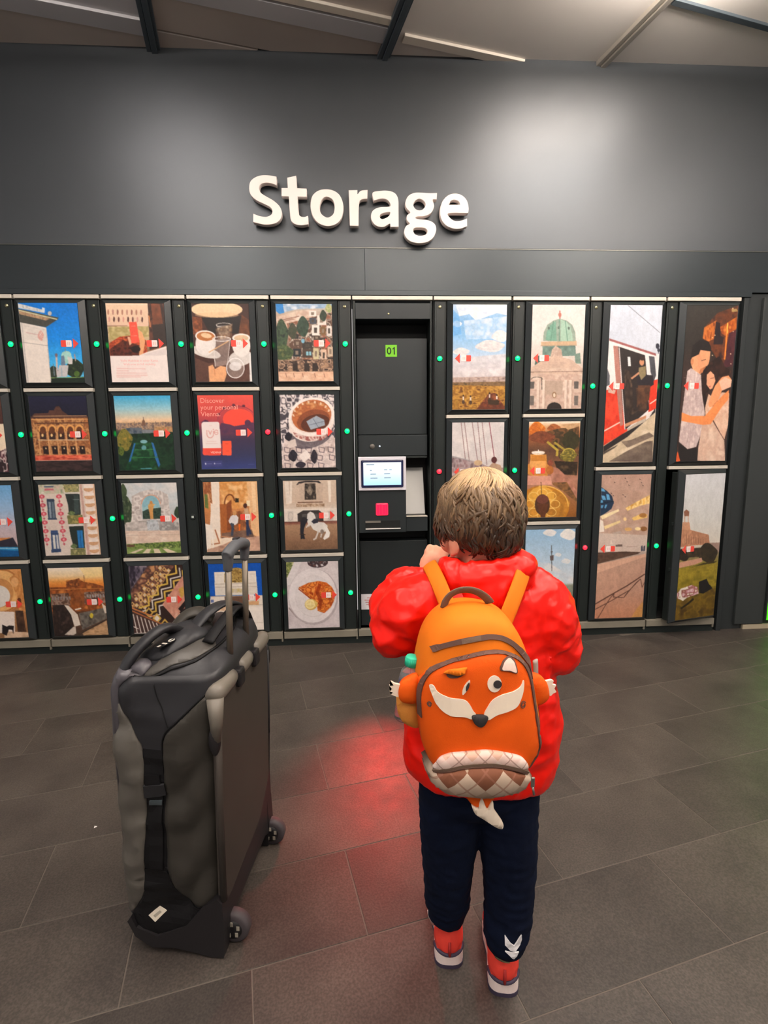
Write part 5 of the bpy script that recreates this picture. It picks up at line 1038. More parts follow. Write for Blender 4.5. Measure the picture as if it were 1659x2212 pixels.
# hair: a cap and many separate curved locks, sun-bleached on top
def hair():
    V = []; F = []; Cc = []
    def addtube(P, R, col, n=5, flat=0.55):
        o = len(V); k = len(P); nor0 = (P[0]-HC).normalized()
        for i in range(k):
            t = (P[min(i+1, k-1)]-P[max(i-1, 0)]).normalized(); u = (P[i]-HC).normalized(); u = (u-t*u.dot(t)).normalized(); w = t.cross(u)
            for j in range(n):
                a = 2*math.pi*j/n; V.append(P[i]+u*math.cos(a)*R[i]*flat+w*math.sin(a)*R[i]); Cc.append(col[min(i, len(col)-1)])
        for i in range(k-1):
            for j in range(n): F.append((o+i*n+j, o+i*n+(j+1) % n, o+(i+1)*n+(j+1) % n, o+(i+1)*n+j))
        F.append(tuple(o+j for j in range(n-1, -1, -1))); F.append(tuple(o+(k-1)*n+j for j in range(n)))
    rng = np.random.default_rng(5)
    def shell(th, ph, r=1.0):
        """th from the crown, ph around the head (0 = face side)"""
        d = Vector((math.sin(th)*math.sin(ph), math.sin(th)*math.cos(ph), math.cos(th)))
        return hp_(d.x*0.0715*r, -0.006+d.y*0.087*r, 0.012+d.z*0.088*r)
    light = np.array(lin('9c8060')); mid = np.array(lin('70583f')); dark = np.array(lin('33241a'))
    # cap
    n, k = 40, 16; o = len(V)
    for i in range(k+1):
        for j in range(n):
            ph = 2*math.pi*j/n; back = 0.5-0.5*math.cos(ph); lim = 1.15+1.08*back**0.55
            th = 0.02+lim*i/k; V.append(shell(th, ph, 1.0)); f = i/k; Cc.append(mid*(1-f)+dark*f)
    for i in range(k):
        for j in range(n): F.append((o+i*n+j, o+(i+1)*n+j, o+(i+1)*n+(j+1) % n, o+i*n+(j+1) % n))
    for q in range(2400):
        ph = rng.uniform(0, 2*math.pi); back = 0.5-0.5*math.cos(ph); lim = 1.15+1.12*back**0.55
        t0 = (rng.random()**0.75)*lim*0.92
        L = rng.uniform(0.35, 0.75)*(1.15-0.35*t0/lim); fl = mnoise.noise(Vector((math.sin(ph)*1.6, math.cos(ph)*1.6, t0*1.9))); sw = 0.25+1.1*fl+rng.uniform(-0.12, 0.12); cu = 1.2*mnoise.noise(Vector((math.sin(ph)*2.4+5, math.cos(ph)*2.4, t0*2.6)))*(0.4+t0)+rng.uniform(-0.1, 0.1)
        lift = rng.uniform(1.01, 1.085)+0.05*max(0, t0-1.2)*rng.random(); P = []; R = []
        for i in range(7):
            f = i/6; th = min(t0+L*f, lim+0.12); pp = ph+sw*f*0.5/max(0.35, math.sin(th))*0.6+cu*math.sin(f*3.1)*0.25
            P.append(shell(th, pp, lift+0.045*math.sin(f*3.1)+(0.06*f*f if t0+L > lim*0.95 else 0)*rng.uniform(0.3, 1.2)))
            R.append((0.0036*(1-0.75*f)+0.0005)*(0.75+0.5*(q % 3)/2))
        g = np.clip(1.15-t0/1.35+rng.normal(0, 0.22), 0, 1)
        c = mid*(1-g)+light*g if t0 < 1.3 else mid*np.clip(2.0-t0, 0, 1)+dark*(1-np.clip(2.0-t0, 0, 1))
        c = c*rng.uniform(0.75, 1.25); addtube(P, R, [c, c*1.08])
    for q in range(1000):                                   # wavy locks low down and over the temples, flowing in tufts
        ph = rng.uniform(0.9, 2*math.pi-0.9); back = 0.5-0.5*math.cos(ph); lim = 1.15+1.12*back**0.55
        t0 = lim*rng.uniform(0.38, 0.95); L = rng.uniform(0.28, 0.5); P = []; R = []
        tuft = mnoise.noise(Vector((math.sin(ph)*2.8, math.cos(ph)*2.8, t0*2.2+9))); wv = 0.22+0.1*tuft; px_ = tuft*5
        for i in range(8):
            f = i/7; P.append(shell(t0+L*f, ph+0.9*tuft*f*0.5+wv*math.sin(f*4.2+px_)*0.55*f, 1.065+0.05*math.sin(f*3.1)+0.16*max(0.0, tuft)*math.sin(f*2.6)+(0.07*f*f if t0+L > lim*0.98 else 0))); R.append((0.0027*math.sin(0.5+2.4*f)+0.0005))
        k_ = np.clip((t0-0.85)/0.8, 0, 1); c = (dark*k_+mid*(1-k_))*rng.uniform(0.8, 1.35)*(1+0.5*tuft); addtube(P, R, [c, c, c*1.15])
    for q in range(150):                                   # bleached strands swept over the crown
        ph = rng.uniform(2.0, 4.6); t0 = rng.uniform(0.0, 0.5); P = []; R = []; sw = rng.uniform(0.3, 1.0)
        for i in range(8):
            f = i/7; P.append(shell(t0+0.85*f, ph+sw*f*f, 1.085+0.05*math.sin(f*3.1))); R.append(0.0026*(1-0.8*f)+0.0004)
        c = np.array(lin('b89870'))*rng.uniform(0.8, 1.15); addtube(P, R, [c])
    me = bpy.data.meshes.new('hair'); me.from_pydata([tuple(v) for v in V], [], F)
    at = me.color_attributes.new('Col', 'FLOAT_COLOR', 'POINT'); c = np.ones((len(V), 4), np.float32); c[:, :3] = np.clip(np.array(Cc), 0, 1); at.data.foreach_set('color', c.ravel())
    me.polygons.foreach_set('use_smooth', [True]*len(me.polygons)); me.materials.append(M_attr('hair_strands', 0.42, 0.45))
    return me
hair_o = cl(hair(), 'hair'); hair_o['label'] = 'wavy light brown hair, sun-bleached on top'

# jacket
j = MB()
prof = [(0.528, 2.012, 0.150, 0.092), (0.57, 2.014, 0.158, 0.096), (0.64, 2.022, 0.160, 0.094), (0.72, 2.018, 0.148, 0.090), (0.80, 2.014, 0.140, 0.088), (0.87, 2.014, 0.138, 0.085), (0.915, 2.015, 0.125, 0.078), (0.945, 2.016, 0.090, 0.066), (0.968, 2.016, 0.058, 0.056)]
vs = []; fs = []; n = 36
for z, cx, rx, ry in prof:
    for q in range(n):
        a = 2*math.pi*q/n; ca, sa = math.cos(a), math.sin(a)
        vs.append((cx+rx*math.copysign(abs(ca)**0.85, ca), -1.950+ry*math.copysign(abs(sa)**0.85, sa), z-(0.018*ca if z < 0.6 else 0)))
for i in range(len(prof)-1):
    for q in range(n): fs.append((i*n+q, i*n+(q+1) % n, (i+1)*n+(q+1) % n, (i+1)*n+q))
fs.append(tuple(range(n-1, -1, -1))); fs.append(tuple((len(prof)-1)*n+q for q in range(n)))
j.add(vs, fs)
chain(j, [SHL+Vector((0.012, 0, 0.0)), (1.872, -1.955, 0.885), ELL+Vector((0.012, 0, -0.004)), (1.842, -1.90, 0.872), (1.872, -1.858, 0.905), WRL+Vector((-0.012, -0.014, -0.014))], [0.060, 0.063, 0.052, 0.047, 0.040, 0.033], 16)
chain(j, [SHR+Vector((-0.010, 0, 0.0)), (2.138, -1.960, 0.862), ELR+Vector((-0.004, 0, 0.0)), (2.152, -1.90, 0.805), (2.130, -1.845, 0.83), WRR], [0.062, 0.066, 0.058, 0.050, 0.042, 0.033], 16)
def jfold(co, nn):
    x, y, z = co
    arm = 1.0 if (x < 1.89 or x > 2.125) and z > 0.74 else 0.0
    ax = abs(x-2.012)
    w = ridged((x*1.0, y*1.0, z*1.6), 14, 3.1)*0.0045+ridged((x, y, z), 34, 8.3)*0.0022
    w2 = ridged((x*0.8+z*0.9, y, z*0.8-x*0.7), 24, 1.7)*0.0055 if arm else ridged((x*1.4, y, z*0.35), 15, 5.0)*0.0035
    cr = max(0.0, ridged((x*0.7+z*0.5, y*0.8, z*1.1-x*0.4), 10, 11.0))**3*0.0045*(0.4+0.6*arm)+max(0.0, ridged((x*0.9-z*0.6, y, z*0.9+x*0.5), 16, 21.0))**4*0.0028*(0.3+0.7*arm)
    return w*0.8+w2*0.8+cr-0.0015
jm = soft_mesh('jacket', j, 0.0048, 8, [m_jacket], jfold)
jacket_tree = bvh_of(jm)
jacket = cl(jm, 'jacket'); jacket['label'] = 'bright red glossy rain jacket'
# cuff of the raised sleeve
cf = MB(); cdir = (WRL-Vector((1.872, -1.858, 0.905))).normalized(); c0 = WRL+Vector((-0.012, -0.014, -0.014))-Vector((CX, CY, 0))
cf.tube([c0-cdir*0.012, c0+cdir*0.004, c0+cdir*0.014], [0.0345, 0.0335, 0.028], 20, cap=False)
cf.obj('cuff', m_jacket, jacket)
# hood lying over the shoulders
h = MB()
h.ball((2.018, -1.992, 0.955), (0.088, 0.034, 0.036), 20, 12); h.ball((2.022, -2.012, 0.925), (0.062, 0.022, 0.040), 18, 10)
h.ball((1.955, -1.968, 0.968), (0.030, 0.042, 0.022), 14, 9, rot=Matrix.Rotation(0.5, 3, 'Y')); h.ball((2.082, -1.972, 0.976), (0.030, 0.046, 0.024), 14, 9, rot=Matrix.Rotation(-0.5, 3, 'Y'))
h.tube([(1.966+0.105*t, -1.995-0.008*math.sin(t*3.14), 0.978+0.012*t) for t in np.linspace(0, 1, 8)], 0.010, 10)
hm = soft_mesh('hood', h, 0.0048, 6, [m_jacket], lambda co, nn: ridged((co[0]*1.6, co[1], co[2]*0.7), 26, 2.2)*0.0045+ridged(co, 60, 4.0)*0.0015)
hood_tree = bvh_of(hm)
cl(hm, 'hood')

# trousers
t = MB()
t.ball((2.012, -1.948, 0.505), (0.122, 0.084, 0.075), 24, 14)
LEG = (([(1.957, -1.945, 0.50), (1.955, -1.942, 0.40), (1.955, -1.930, 0.30), (1.957, -1.915, 0.21), (1.961, -1.897, 0.150), (1.962, -1.887, 0.115)], [0.068, 0.063, 0.056, 0.050, 0.046, 0.030]),
       ([(2.072, -1.950, 0.50), (2.078, -1.955, 0.40), (2.085, -1.955, 0.30), (2.086, -1.955, 0.20), (2.080, -1.960, 0.138), (2.078, -1.953, 0.105)], [0.070, 0.064, 0.057, 0.051, 0.046, 0.030]))
for P, R in LEG: chain(t, P, R, 18)
def tfold(co, nn):
    k = 1.0 if co.z < 0.20 else 0.45
    return ridged((co[0]*0.8, co[1]*0.8, co[2]*2.2), 18, 6.0)*0.0042*k+ridged(co, 40, 2.0)*0.0014
tm_ = soft_mesh('trousers', t, 0.0055, 6, [m_trouser], tfold)
tr_tree = bvh_of(tm_)
trous = cl(tm_, 'trousers'); trous['label'] = 'navy jersey trousers with white chevrons on one leg'
TS = surf_from(tr_tree, -1.99)
def on_child(o):
    o.data.transform(Matrix.Translation((-CX, -CY, 0))); return o
def ch(px, py): return (2.080+(px-1102)*0.00098, 0.158-(py-2005)*0.00107)
for pts in (((937,1263),(948,1275),(1015,1345),(1050,1290),(1080,1250),(1083,1300),(1070,1350),(1020,1400),(975,1375),(936,1335)), ((938,1395),(1000,1405),(1058,1400),(1040,1440),(1018,1478),(985,1440))):
    on_child(decal('chevron', [ch(860+x/4.1475, 1680+y/4.1475) for x, y in pts], TS, m_white_print, trous, 0.0015, 0.0012, 0.006))
on_child(decal('brand_patch', [ch(860+x/4.1475, 1680+y/4.1475) for x, y in ((880,1545),(995,1548),(1000,1572),(885,1570))], TS, M('dull_gold_print', '5a5034', 0.7), trous, 0.0015, 0.001, 0.006))

# shoes
m_sred2 = M('shoe_red', 'ee4436', 0.6, var=0.05, vscale=20, bump=0.1, bscale=300)
m_sole = M('shoe_sole_white', 'efdcd6', 0.55); m_out = M('shoe_outsole', '3c3448', 0.6); m_lining = M('shoe_lining', '1c2238', 0.8); m_hs = M('shoe_heel_strip', 'b02a28', 0.6)
def outline(k=1.0, n=None, ext=0.0):
    half = [(0.0, 0.0), (0.014, 0.001), (0.025, 0.007), (0.031, 0.020), (0.031, 0.050), (0.029, 0.085), (0.034, 0.120), (0.034, 0.145), (0.026, 0.170), (0.012, 0.182)]
    P = [(x*k+(ext if x else 0), y) for x, y in half]+[(0.0, 0.185)]+[(-x*k-(ext if x else 0), y) for x, y in half[:0:-1]]
    c = 0.092
    return [(x, c+(y-c)*(1+ext*8)) for x, y in smoothpts(P, True, 2)]
def shoe(label, x, y, rz, tabs):
    """heel centre at (x, y); a part of the clothing of the child"""
    s = MB()
    s.ball((0, 0.034, 0.060), (0.0345, 0.036, 0.052), 18, 12); s.ball((0, 0.095, 0.048), (0.034, 0.060, 0.036), 18, 12); s.ball((0, 0.145, 0.040), (0.036, 0.044, 0.026), 18, 12)
    chain(s, [(0, 0.036, 0.085), (0, 0.040, 0.105)], [0.033, 0.031], 16)
    s.box(-0.030, 0.030, 0.012, 0.15, 0.026, 0.04)
    o = link('shoe', soft_mesh('shoe', s, 0.004, 5, [m_sred2], lambda co, nn: ridged(co, 45, 3)*0.0012), child, (x-CX, y-CY, 0)); o.rotation_euler.z = rz
    o['label'] = label
    MB().prism(outline(1.06), 0.009, 0.034, 'z').obj('midsole', m_sole, o); MB().prism(outline(1.06, ext=0.001), 0.0, 0.0095, 'z').obj('outsole', m_out, o)
    hb_ = [(-0.028+0.056*q/12, 0) for q in range(13)]
    MB().tube([(0.033*math.sin(a), 0.034-0.0345*math.cos(a), 0.037) for a in np.linspace(-1.5, 1.5, 15)], 0.0042, 8).obj('foxing', m_out, o)
    MB().tube([(0, -0.0015, 0.038), (0, -0.002, 0.055), (0, 0.0005, 0.072)], 0.0035, 8, flat=(1, 1.4)).obj('heel_strip', m_hs, o)
    MB().tube([(0.030*math.sin(a), 0.040-0.030*math.cos(a), 0.118-0.020*math.cos(a)) for a in np.linspace(0, 2*math.pi, 25)[:-1]], 0.005, 8, closed=True).obj('collar', m_sred2, o)
    for sx in tabs: MB().tube([(sx*0.034, 0.035, 0.080), (sx*0.043, 0.028, 0.110), (sx*0.047, 0.022, 0.132)], [0.005, 0.006, 0.004], 8, flat=(1, 0.5)).obj('pull_tab', m_sole, o)
    return o
shoe('red trainer with white sole', 1.9635, -1.916, -0.10, (-1,))
shoe('red trainer with white sole', 2.0725, -1.984, -0.17, (1,))

# ------------------------------------------------------------------ fox backpack
m_or1 = M('orange_canvas', 'e2730f', 0.75, spec=0.3, var=0.04, vscale=12, bump=0.12, bscale=700)
m_or2 = M('deep_orange_canvas', 'e45704', 0.75, spec=0.3, var=0.04, vscale=12, bump=0.12, bscale=700)
m_brown = M('brown_tape', '5f4238', 0.7, bump=0.1, bscale=400); m_brown2 = M('brown_webbing', '70594a', 0.8, bump=0.2, bscale=500)
m_cream = M('cream_felt', 'ead9c4', 0.85, var=0.03, vscale=30); m_pink = M('pale_felt', 'e8cabc', 0.85)
m_blk = M('dark_felt', '2e2a2a', 0.8); m_tan = M('tan_mesh', 'dd8d38', 0.7, var=0.08, vscale=20, bump=0.3, bscale=600)
def argyle(name, cols, scale):
    """diamond checks with thin crossing lines"""
    m = bpy.data.materials.new(name); m.use_nodes = True; nt = m.node_tree; bs = nt.nodes['Principled BSDF']; bs.inputs['Roughness'].default_value = 0.8
    tc = nt.nodes.new('ShaderNodeTexCoord'); sep = nt.nodes.new('ShaderNodeSeparateXYZ'); nt.links.new(tc.outputs['Object'], sep.inputs[0])
    def math_(op, a, b=None):
        n = nt.nodes.new('ShaderNodeMath'); n.operation = op
        for k, v in enumerate((a, b)):
            if v is None: continue
            if isinstance(v, (int, float)): n.inputs[k].default_value = v
            else: nt.links.new(v, n.inputs[k])
        return n.outputs[0]
    x = math_('MULTIPLY', sep.outputs['X'], scale); z = math_('MULTIPLY', sep.outputs['Z'], scale*0.95)
    p, q = math_('ADD', x, z), math_('SUBTRACT', x, z)
    fp, fq = math_('FLOOR', p), math_('FLOOR', q)
    idx = math_('MODULO', math_('ADD', math_('ADD', fp, math_('MULTIPLY', fq, 2)), 300.0), 3.0)
    r = nt.nodes.new('ShaderNodeValToRGB'); r.color_ramp.interpolation = 'CONSTANT'; el = r.color_ramp.elements
    el[0].color = (*lin(cols[0]), 1); el[1].position = 0.3; el[1].color = (*lin(cols[1]), 1); e3 = el.new(0.6); e3.color = (*lin(cols[2]), 1)
    nt.links.new(math_('DIVIDE', idx, 3.0), r.inputs['Fac'])
    def near(v): return math_('LESS_THAN', math_('ABSOLUTE', math_('SUBTRACT', math_('FRACT', v), 0.5)), 0.035)
    ln = math_('MAXIMUM', near(p), near(q))
    mx = nt.nodes.new('ShaderNodeMix'); mx.data_type = 'RGBA'; nt.links.new(math_('MULTIPLY', ln, 0.6), mx.inputs['Factor'])
    nt.links.new(r.outputs['Color'], mx.inputs['A']); mx.inputs['B'].default_value = (*lin('8a5a48'), 1)
    nt.links.new(mx.outputs['Result'], bs.inputs['Base Color'])
    return m
m_arg = argyle('argyle_shaded', ('74442c', 'a8907c', 'b8a28e'), 17); m_arg2 = argyle('argyle_lit', ('ddb09a', 'ecd2c6', 'e8c8bc'), 24)  # lower face's shade and top band's light put into the colours
PO = Vector((1.965, -2.04, 0.60))
pack = thing('backpack', 'orange fox face backpack worn by the child', 'backpack', PO)
def bpx(x, y):
    """tracing units of the front -> (x, z) in the room"""
    d = y-1305
    return (1.862+(x-900)*(0.00077+d*5e-8), 0.942-d*(0.00056+d*4.8e-7)-(x-900)*2.5e-5)
def c1(pts): return [bpx(800+x/3.607, 1380+y/3.607) for x, y in pts]          # face tracing
def c2(pts): return [bpx(780+x/3.318, 1000+y/3.318) for x, y in pts]          # upper tracing
def pk(o, name=None):
    o.data.transform(Matrix.Translation(-PO)); return o
out_px = [(1030,1305),(1075,1316),(1110,1342),(1134,1388),(1150,1440),(1165,1520),(1174,1580),(1172,1620),(1157,1655),(1130,1682),(1085,1698),(1030,1703),(965,1695),(932,1670),(913,1630),(904,1575),(902,1520),(910,1450),(925,1390),(950,1345),(985,1314)]
ol = np.array(smoothpts([bpx(*p) for p in out_px], True, 5)); ctr = ol.mean(0)
LAY = [(-2.028, 0.90), (-2.034, 0.97), (-2.050, 1.0), (-2.085, 1.0), (-2.112, 0.985), (-2.130, 0.95), (-2.141, 0.88), (-2.149, 0.75), (-2.154, 0.55), (-2.157, 0.30), (-2.158, 0.08)]
vs = []; fs = []; n = len(ol)
for y, s in LAY:
    for p in ol: q = ctr+(p-ctr)*s; vs.append((q[0], y-0.012*max(0, (0.80-q[1]))/0.2*(s < 0.99), q[1]))
for i in range(len(LAY)-1):
    for k in range(n): fs.append((i*n+k, i*n+(k+1) % n, (i+1)*n+(k+1) % n, (i+1)*n+k))
fs.append(tuple(range(n-1, -1, -1))); fs.append(tuple((len(LAY)-1)*n+k for k in range(n)))
bk = MB().add(vs, fs, 0, True)
bm_ = bk.mesh('pack_body', m_or1)
for v in bm_.vertices:
    if v.co.y < -2.05: v.co.y += 0.003*mnoise.noise(Vector((v.co.x*18, 0, v.co.z*14)))
t_body = bvh_of(bm_); FS0 = surf_from(t_body, -2.09)
body_o = link('pack_body', bm_, pack); bm_.transform(Matrix.Translation(-PO))
# raised front pocket with the fox face
fp_px = [(906,1560),(905,1505),(922,1456),(960,1426),(1005,1408),(1040,1399),(1075,1399),(1108,1416),(1128,1442),(1139,1480),(1148,1540),(1157,1600),(1160,1632),(1140,1668),(1090,1690),(1030,1694),(970,1686),(935,1660),(915,1620)]
fp_ol = smoothpts([bpx(*p) for p in fp_px], True, 4)
fpo = decal('front_pocket', fp_ol, FS0, m_or2, pack, 0.0005, 0.004, 0.010, 0.010)
t_front = bvh_of(fpo.data); FS = surf_from([t_body, t_front], -2.10); pk(fpo)
def ap(name, pts, mat, off=0.0005, th=0.0016, step=0.008, puff=0.0, surf=None, sm=True, parent=None, per=4):
    P = smoothpts(pts, True, per) if sm else pts
    return pk(decal(name, P, surf or FS, mat, parent or pack, off, th, step, puff))
ap('pocket_piping', band(smoothpts([bpx(*p) for p in fp_px[:14]], False, 4), 0.0042), m_brown, 0.0, 0.0025, 0.012, sm=False)
ap('pocket_piping', band(smoothpts([bpx(*p) for p in [(1160,1632),(1172,1600),(1166,1520),(1152,1448)][::-1]], False, 4), 0.003), m_brown, 0.0, 0.002, 0.012, sm=False)
ap('zip', band(smoothpts(c2([(505,1345),(570,1298),(700,1240),(830,1212),(900,1206),(985,1220),(1065,1275),(1140,1370),(1205,1480),(1232,1590)]), False, 4), 0.0076), m_brown, 0.0006, 0.0022, 0.010, sm=False, surf=FS0)
ap('zip_garage', band(smoothpts(c2([(700,1240),(770,1224),(832,1211)]), False, 3), 0.0066), m_brown2, 0.0028, 0.001, 0.010, sm=False, surf=FS0)
ap('muzzle_patch', c1([(443,358),(470,350),(500,395),(580,428),(680,440),(722,470),(755,530),(772,556),(742,590),(690,575),(605,572),(540,545),(492,495),(463,430)]), m_cream)
ap('muzzle_patch', c1([(833,560),(860,500),(900,442),(970,403),(1060,383),(1118,350),(1143,305),(1141,380),(1120,450),(1085,510),(1020,538),(930,562),(865,597)]), m_cream)
ap('nose', c1([(742,562),(800,556),(858,565),(852,605),(825,640),(790,642),(755,612)]), m_blk, 0.002, 0.003, 0.006, 0.004)
def el(cx, cy, rx, ry, k=20): return [(cx+rx*math.cos(2*math.pi*i/k), cy+ry*math.sin(2*math.pi*i/k)) for i in range(k)]
e1 = ap('eye', c1(el(912, 310, 53, 68)), m_cream, sm=False); pk(decal('pupil', c1(el(933, 312, 31, 33)), FS, m_blk, pack, 0.002, 0.0014, 0.008))
e2 = ap('eye', c1([(731,282),(727,320),(715,350),(698,380),(676,402),(675,370),(690,330),(710,300)]), m_cream); ap('pupil', c1([(726,298),(724,330),(712,358),(700,368),(700,340),(712,312)]), m_blk, 0.002)
ap('ear_rim', c1([(958,198),(968,150),(990,118),(1030,98),(1062,118),(1082,160),(1090,238),(1030,215)]), m_brown, 0.0005, 0.002)
ap('ear_lining', c1([(972,196),(982,155),(1000,128),(1030,112),(1052,130),(1070,165),(1080,228),(1025,205)]), m_pink, 0.002, 0.0016)
ap('ear_flap', c1([(545,238),(600,206),(650,192),(712,178),(700,205),(690,226),(640,243),(590,238)]), m_or1, 0.003, 0.005, 0.006, 0.002)
ap('ear_shadow', c1([(565,244),(640,248),(690,232),(690,240),(640,268),(580,272)]), m_brown, 0.0003, 0.001)  # brown patch laid below the ear flap as its painted shadow
for (cx, cy, rr) in ((440, 512, 17), (1140, 505, 24)):
    sp_ = [(cx+rr*(0.3+0.7*i/22)*math.cos(i*0.55), cy+rr*1.3*(0.3+0.7*i/22)*math.sin(i*0.55)) for i in range(23)]
    ap('cheek_spiral', band(c1(sp_), 0.0011), m_brown, 0.0004, 0.0006, 0.02, sm=False)
# argyle bottom pocket
tb_ = ap('pocket_top', c1([(485,990),(492,945),(520,890),(600,850),(750,830),(850,822),(960,838),(1100,878),(1160,930),(1168,990),(1090,975),(950,935),(820,925),(680,940),(560,985)]), m_arg2, 0.001, 0.006, 0.010, 0.006)
low = c1([(470,1035),(560,985),(690,946),(820,930),(950,940),(1080,985),(1196,1040),(1214,1110),(1185,1165),(1050,1194),(850,1200),(650,1186),(510,1142),(466,1090)])
lp_ = decal('bottom_pocket', smoothpts(low, True, 4), FS, m_arg, pack, 0.002, 0.012, 0.010, 0.012)
FS3 = surf_from([t_body, t_front, bvh_of(lp_.data)], -2.12); pk(lp_)
ap('pocket_zip', band(smoothpts(c1([(490,1004),(550,972),(680,930),(830,914),(970,926),(1100,970),(1172,1008)]), False, 4), [0.006]*25), m_brown2, 0.004, 0.006, 0.010, sm=False, surf=FS3)
ap('pocket_zip_teeth', band(smoothpts(c1([(505,1002),(555,980),(680,940),(830,924),(970,936),(1100,978),(1165,1010)]), False, 4), [0.0016]*25), m_brown, 0.0095, 0.0012, 0.010, sm=False, surf=FS3)
x_, z_ = c1([(1188, 1010)])[0]
zp = MB().box(x_-0.003, x_+0.003, -2.190, -2.186, z_-0.014, z_+0.004, 0, 0.001).tube([(x_, -2.188, z_-0.012), (x_+0.002, -2.190, z_-0.026)], 0.002, 8).obj('zip_puller', M('steel_puller', '9a9894', 0.3, metal=0.9), pack); pk(zp)
# paws on the sides, tail, side pockets, label
def plane(y, tilt=0.0): return lambda a, b_: (Vector((a, y+tilt*(a-PO.x), b_)), Vector((0, -1, 0)))
ap('paw_arm', c1([(372,362),(300,382),(242,430),(222,500),(230,556),(272,588),(360,584),(385,470)]), m_or2, 0, 0.012, 0.008, 0.010, plane(-2.112))
ap('paw_arm', c1([(1195,368),(1240,350),(1330,370),(1385,410),(1410,480),(1415,555),(1370,605),(1290,628),(1262,560),(1225,460)]), m_or2, 0, 0.012, 0.008, 0.010, plane(-2.112))
ap('paw_claws', c1([(236,445),(195,436),(165,416),(184,450),(152,453),(172,480),(153,502),(182,508),(162,526),(212,548),(240,540)]), m_cream, 0, 0.003, 0.008, 0, plane(-2.116), False)
ap('paw_claws', c1([(1385,428),(1440,416),(1460,424),(1448,455),(1480,462),(1466,490),(1484,520),(1455,535),(1440,553),(1408,552)]), m_cream, 0, 0.003, 0.008, 0, plane(-2.116), False)
ap('side_pocket', c1([(395,575),(300,590),(222,575),(215,640),(225,720),(275,800),(385,835),(410,700)]), m_tan, 0, 0.010, 0.010, 0.012, plane(-2.095))
ap('side_pocket', c1([(1300,640),(1350,610),(1362,700),(1350,800),(1325,880),(1290,820)]), m_tan, 0, 0.010, 0.010, 0.008, plane(-2.085))
ap('fabric_label', c1([(1280,850),(1300,832),(1322,890),(1312,940),(1290,935)]), m_white_print, 0.002, 0.001, 0.01, 0, plane(-2.120), False)
TD = 40
def c1t(pts): return c1([(x, y+TD) for x, y in pts])
ap('tail', c1t([(742,1180),(940,1185),(930,1230),(905,1270),(860,1275),(800,1270),(770,1240)]), m_or2, 0, 0.006, 0.010, 0.004, plane(-2.146))
ap('tail_tip', c1t([(768,1238),(795,1252),(822,1258),(828,1225),(848,1190),(866,1225),(890,1268),(912,1235),(932,1212),(940,1265),(985,1325),(1014,1365),(1012,1390),(1000,1398),(955,1385),(860,1330),(795,1292)]), m_cream, 0, 0.006, 0.010, 0.003, plane(-2.152), True, None, 3)
# carrying loop and shoulder straps
loop = [bpx(*p) for p in ((972,1322),(976,1300),(988,1278),(1009,1264),(1036,1265),(1060,1282),(1076,1305),(1080,1324))]
MB().tube([(x-PO.x, -2.070-PO.y-0.006*math.sin(3.14*i/31), z-PO.z) for i, (x, z) in enumerate(smoothpts(loop, False, 5)[:32])], 0.0085, 10, flat=(0.30, 1.0), up=(0, 0, 1)).obj('carry_loop', m_brown2, pack)
def strap(name, pts, w, mat, th=0.0035):
    P = [Vector(p)-PO for p in smoothpts(pts, False, 5)]; return MB().tube(P, w/2, 12, flat=(th/w*2, 1.0), up=(0, -0.3, 1)).obj(name, mat, pack)
strap('shoulder_strap', [(1.928, -1.862, 0.850), (1.923, -1.870, 0.905), (1.916, -1.905, 0.958), (1.910, -1.955, 0.975), (1.918, -2.010, 0.955), (1.930, -2.048, 0.918), (1.940, -2.062, 0.885)], 0.030, m_or1)
strap('shoulder_strap', [(2.090, -1.862, 0.850), (2.098, -1.870, 0.905), (2.106, -1.905, 0.970), (2.102, -1.955, 0.995), (2.078, -2.012, 0.975), (2.048, -2.048, 0.930), (2.026, -2.064, 0.890)], 0.030, m_or1)
strap('strap_web', [(2.088, -2.060, 0.82), (2.092, -2.055, 0.78), (2.092, -2.05, 0.75)], 0.013, M('grey_webbing', 'a8a096', 0.7), 0.003)

# ------------------------------------------------------------------ water bottle in the side pocket
bt_x, bt_y = 1.846, -2.070
bot = thing('water_bottle', 'clear water bottle with teal cap in the backpack side pocket', 'bottle', (bt_x, bt_y, 0.722))
bot.scale = (1, 1, 0.8); bot.rotation_euler = (0, 0.14, 0)
m_pet = M('clear_plastic', 'eef4f6', 0.08, trans=0.85, ior=1.3, spec=0.5); m_teal = M('teal_cap', '2fc49c', 0.4)
MB().lathe([(0.0005, 0.0), (0.016, 0.0), (0.019, 0.004), (0.019, 0.05), (0.0178, 0.054), (0.019, 0.058), (0.0195, 0.100), (0.017, 0.114), (0.011, 0.126), (0.0095, 0.130), (0.0095, 0.138)], 28).obj('bottle_body', m_pet, bot)
MB().lathe([(0.0192, 0.066), (0.0197, 0.067), (0.0197, 0.096), (0.0192, 0.097)], 28).obj('paper_label', M('bottle_label', '4a4a64', 0.5), bot)
cp = MB().lathe([(0.0118, 0.128), (0.0128, 0.129), (0.0128, 0.147), (0.0115, 0.150), (0.0005, 0.1505)], 24)
for i in range(24): a = 2*math.pi*i/24; cp.tube([(0.0128*math.cos(a), 0.0128*math.sin(a), 0.130), (0.0128*math.cos(a), 0.0128*math.sin(a), 0.146)], 0.0006, 4)
cp.obj('cap', m_teal, bot)

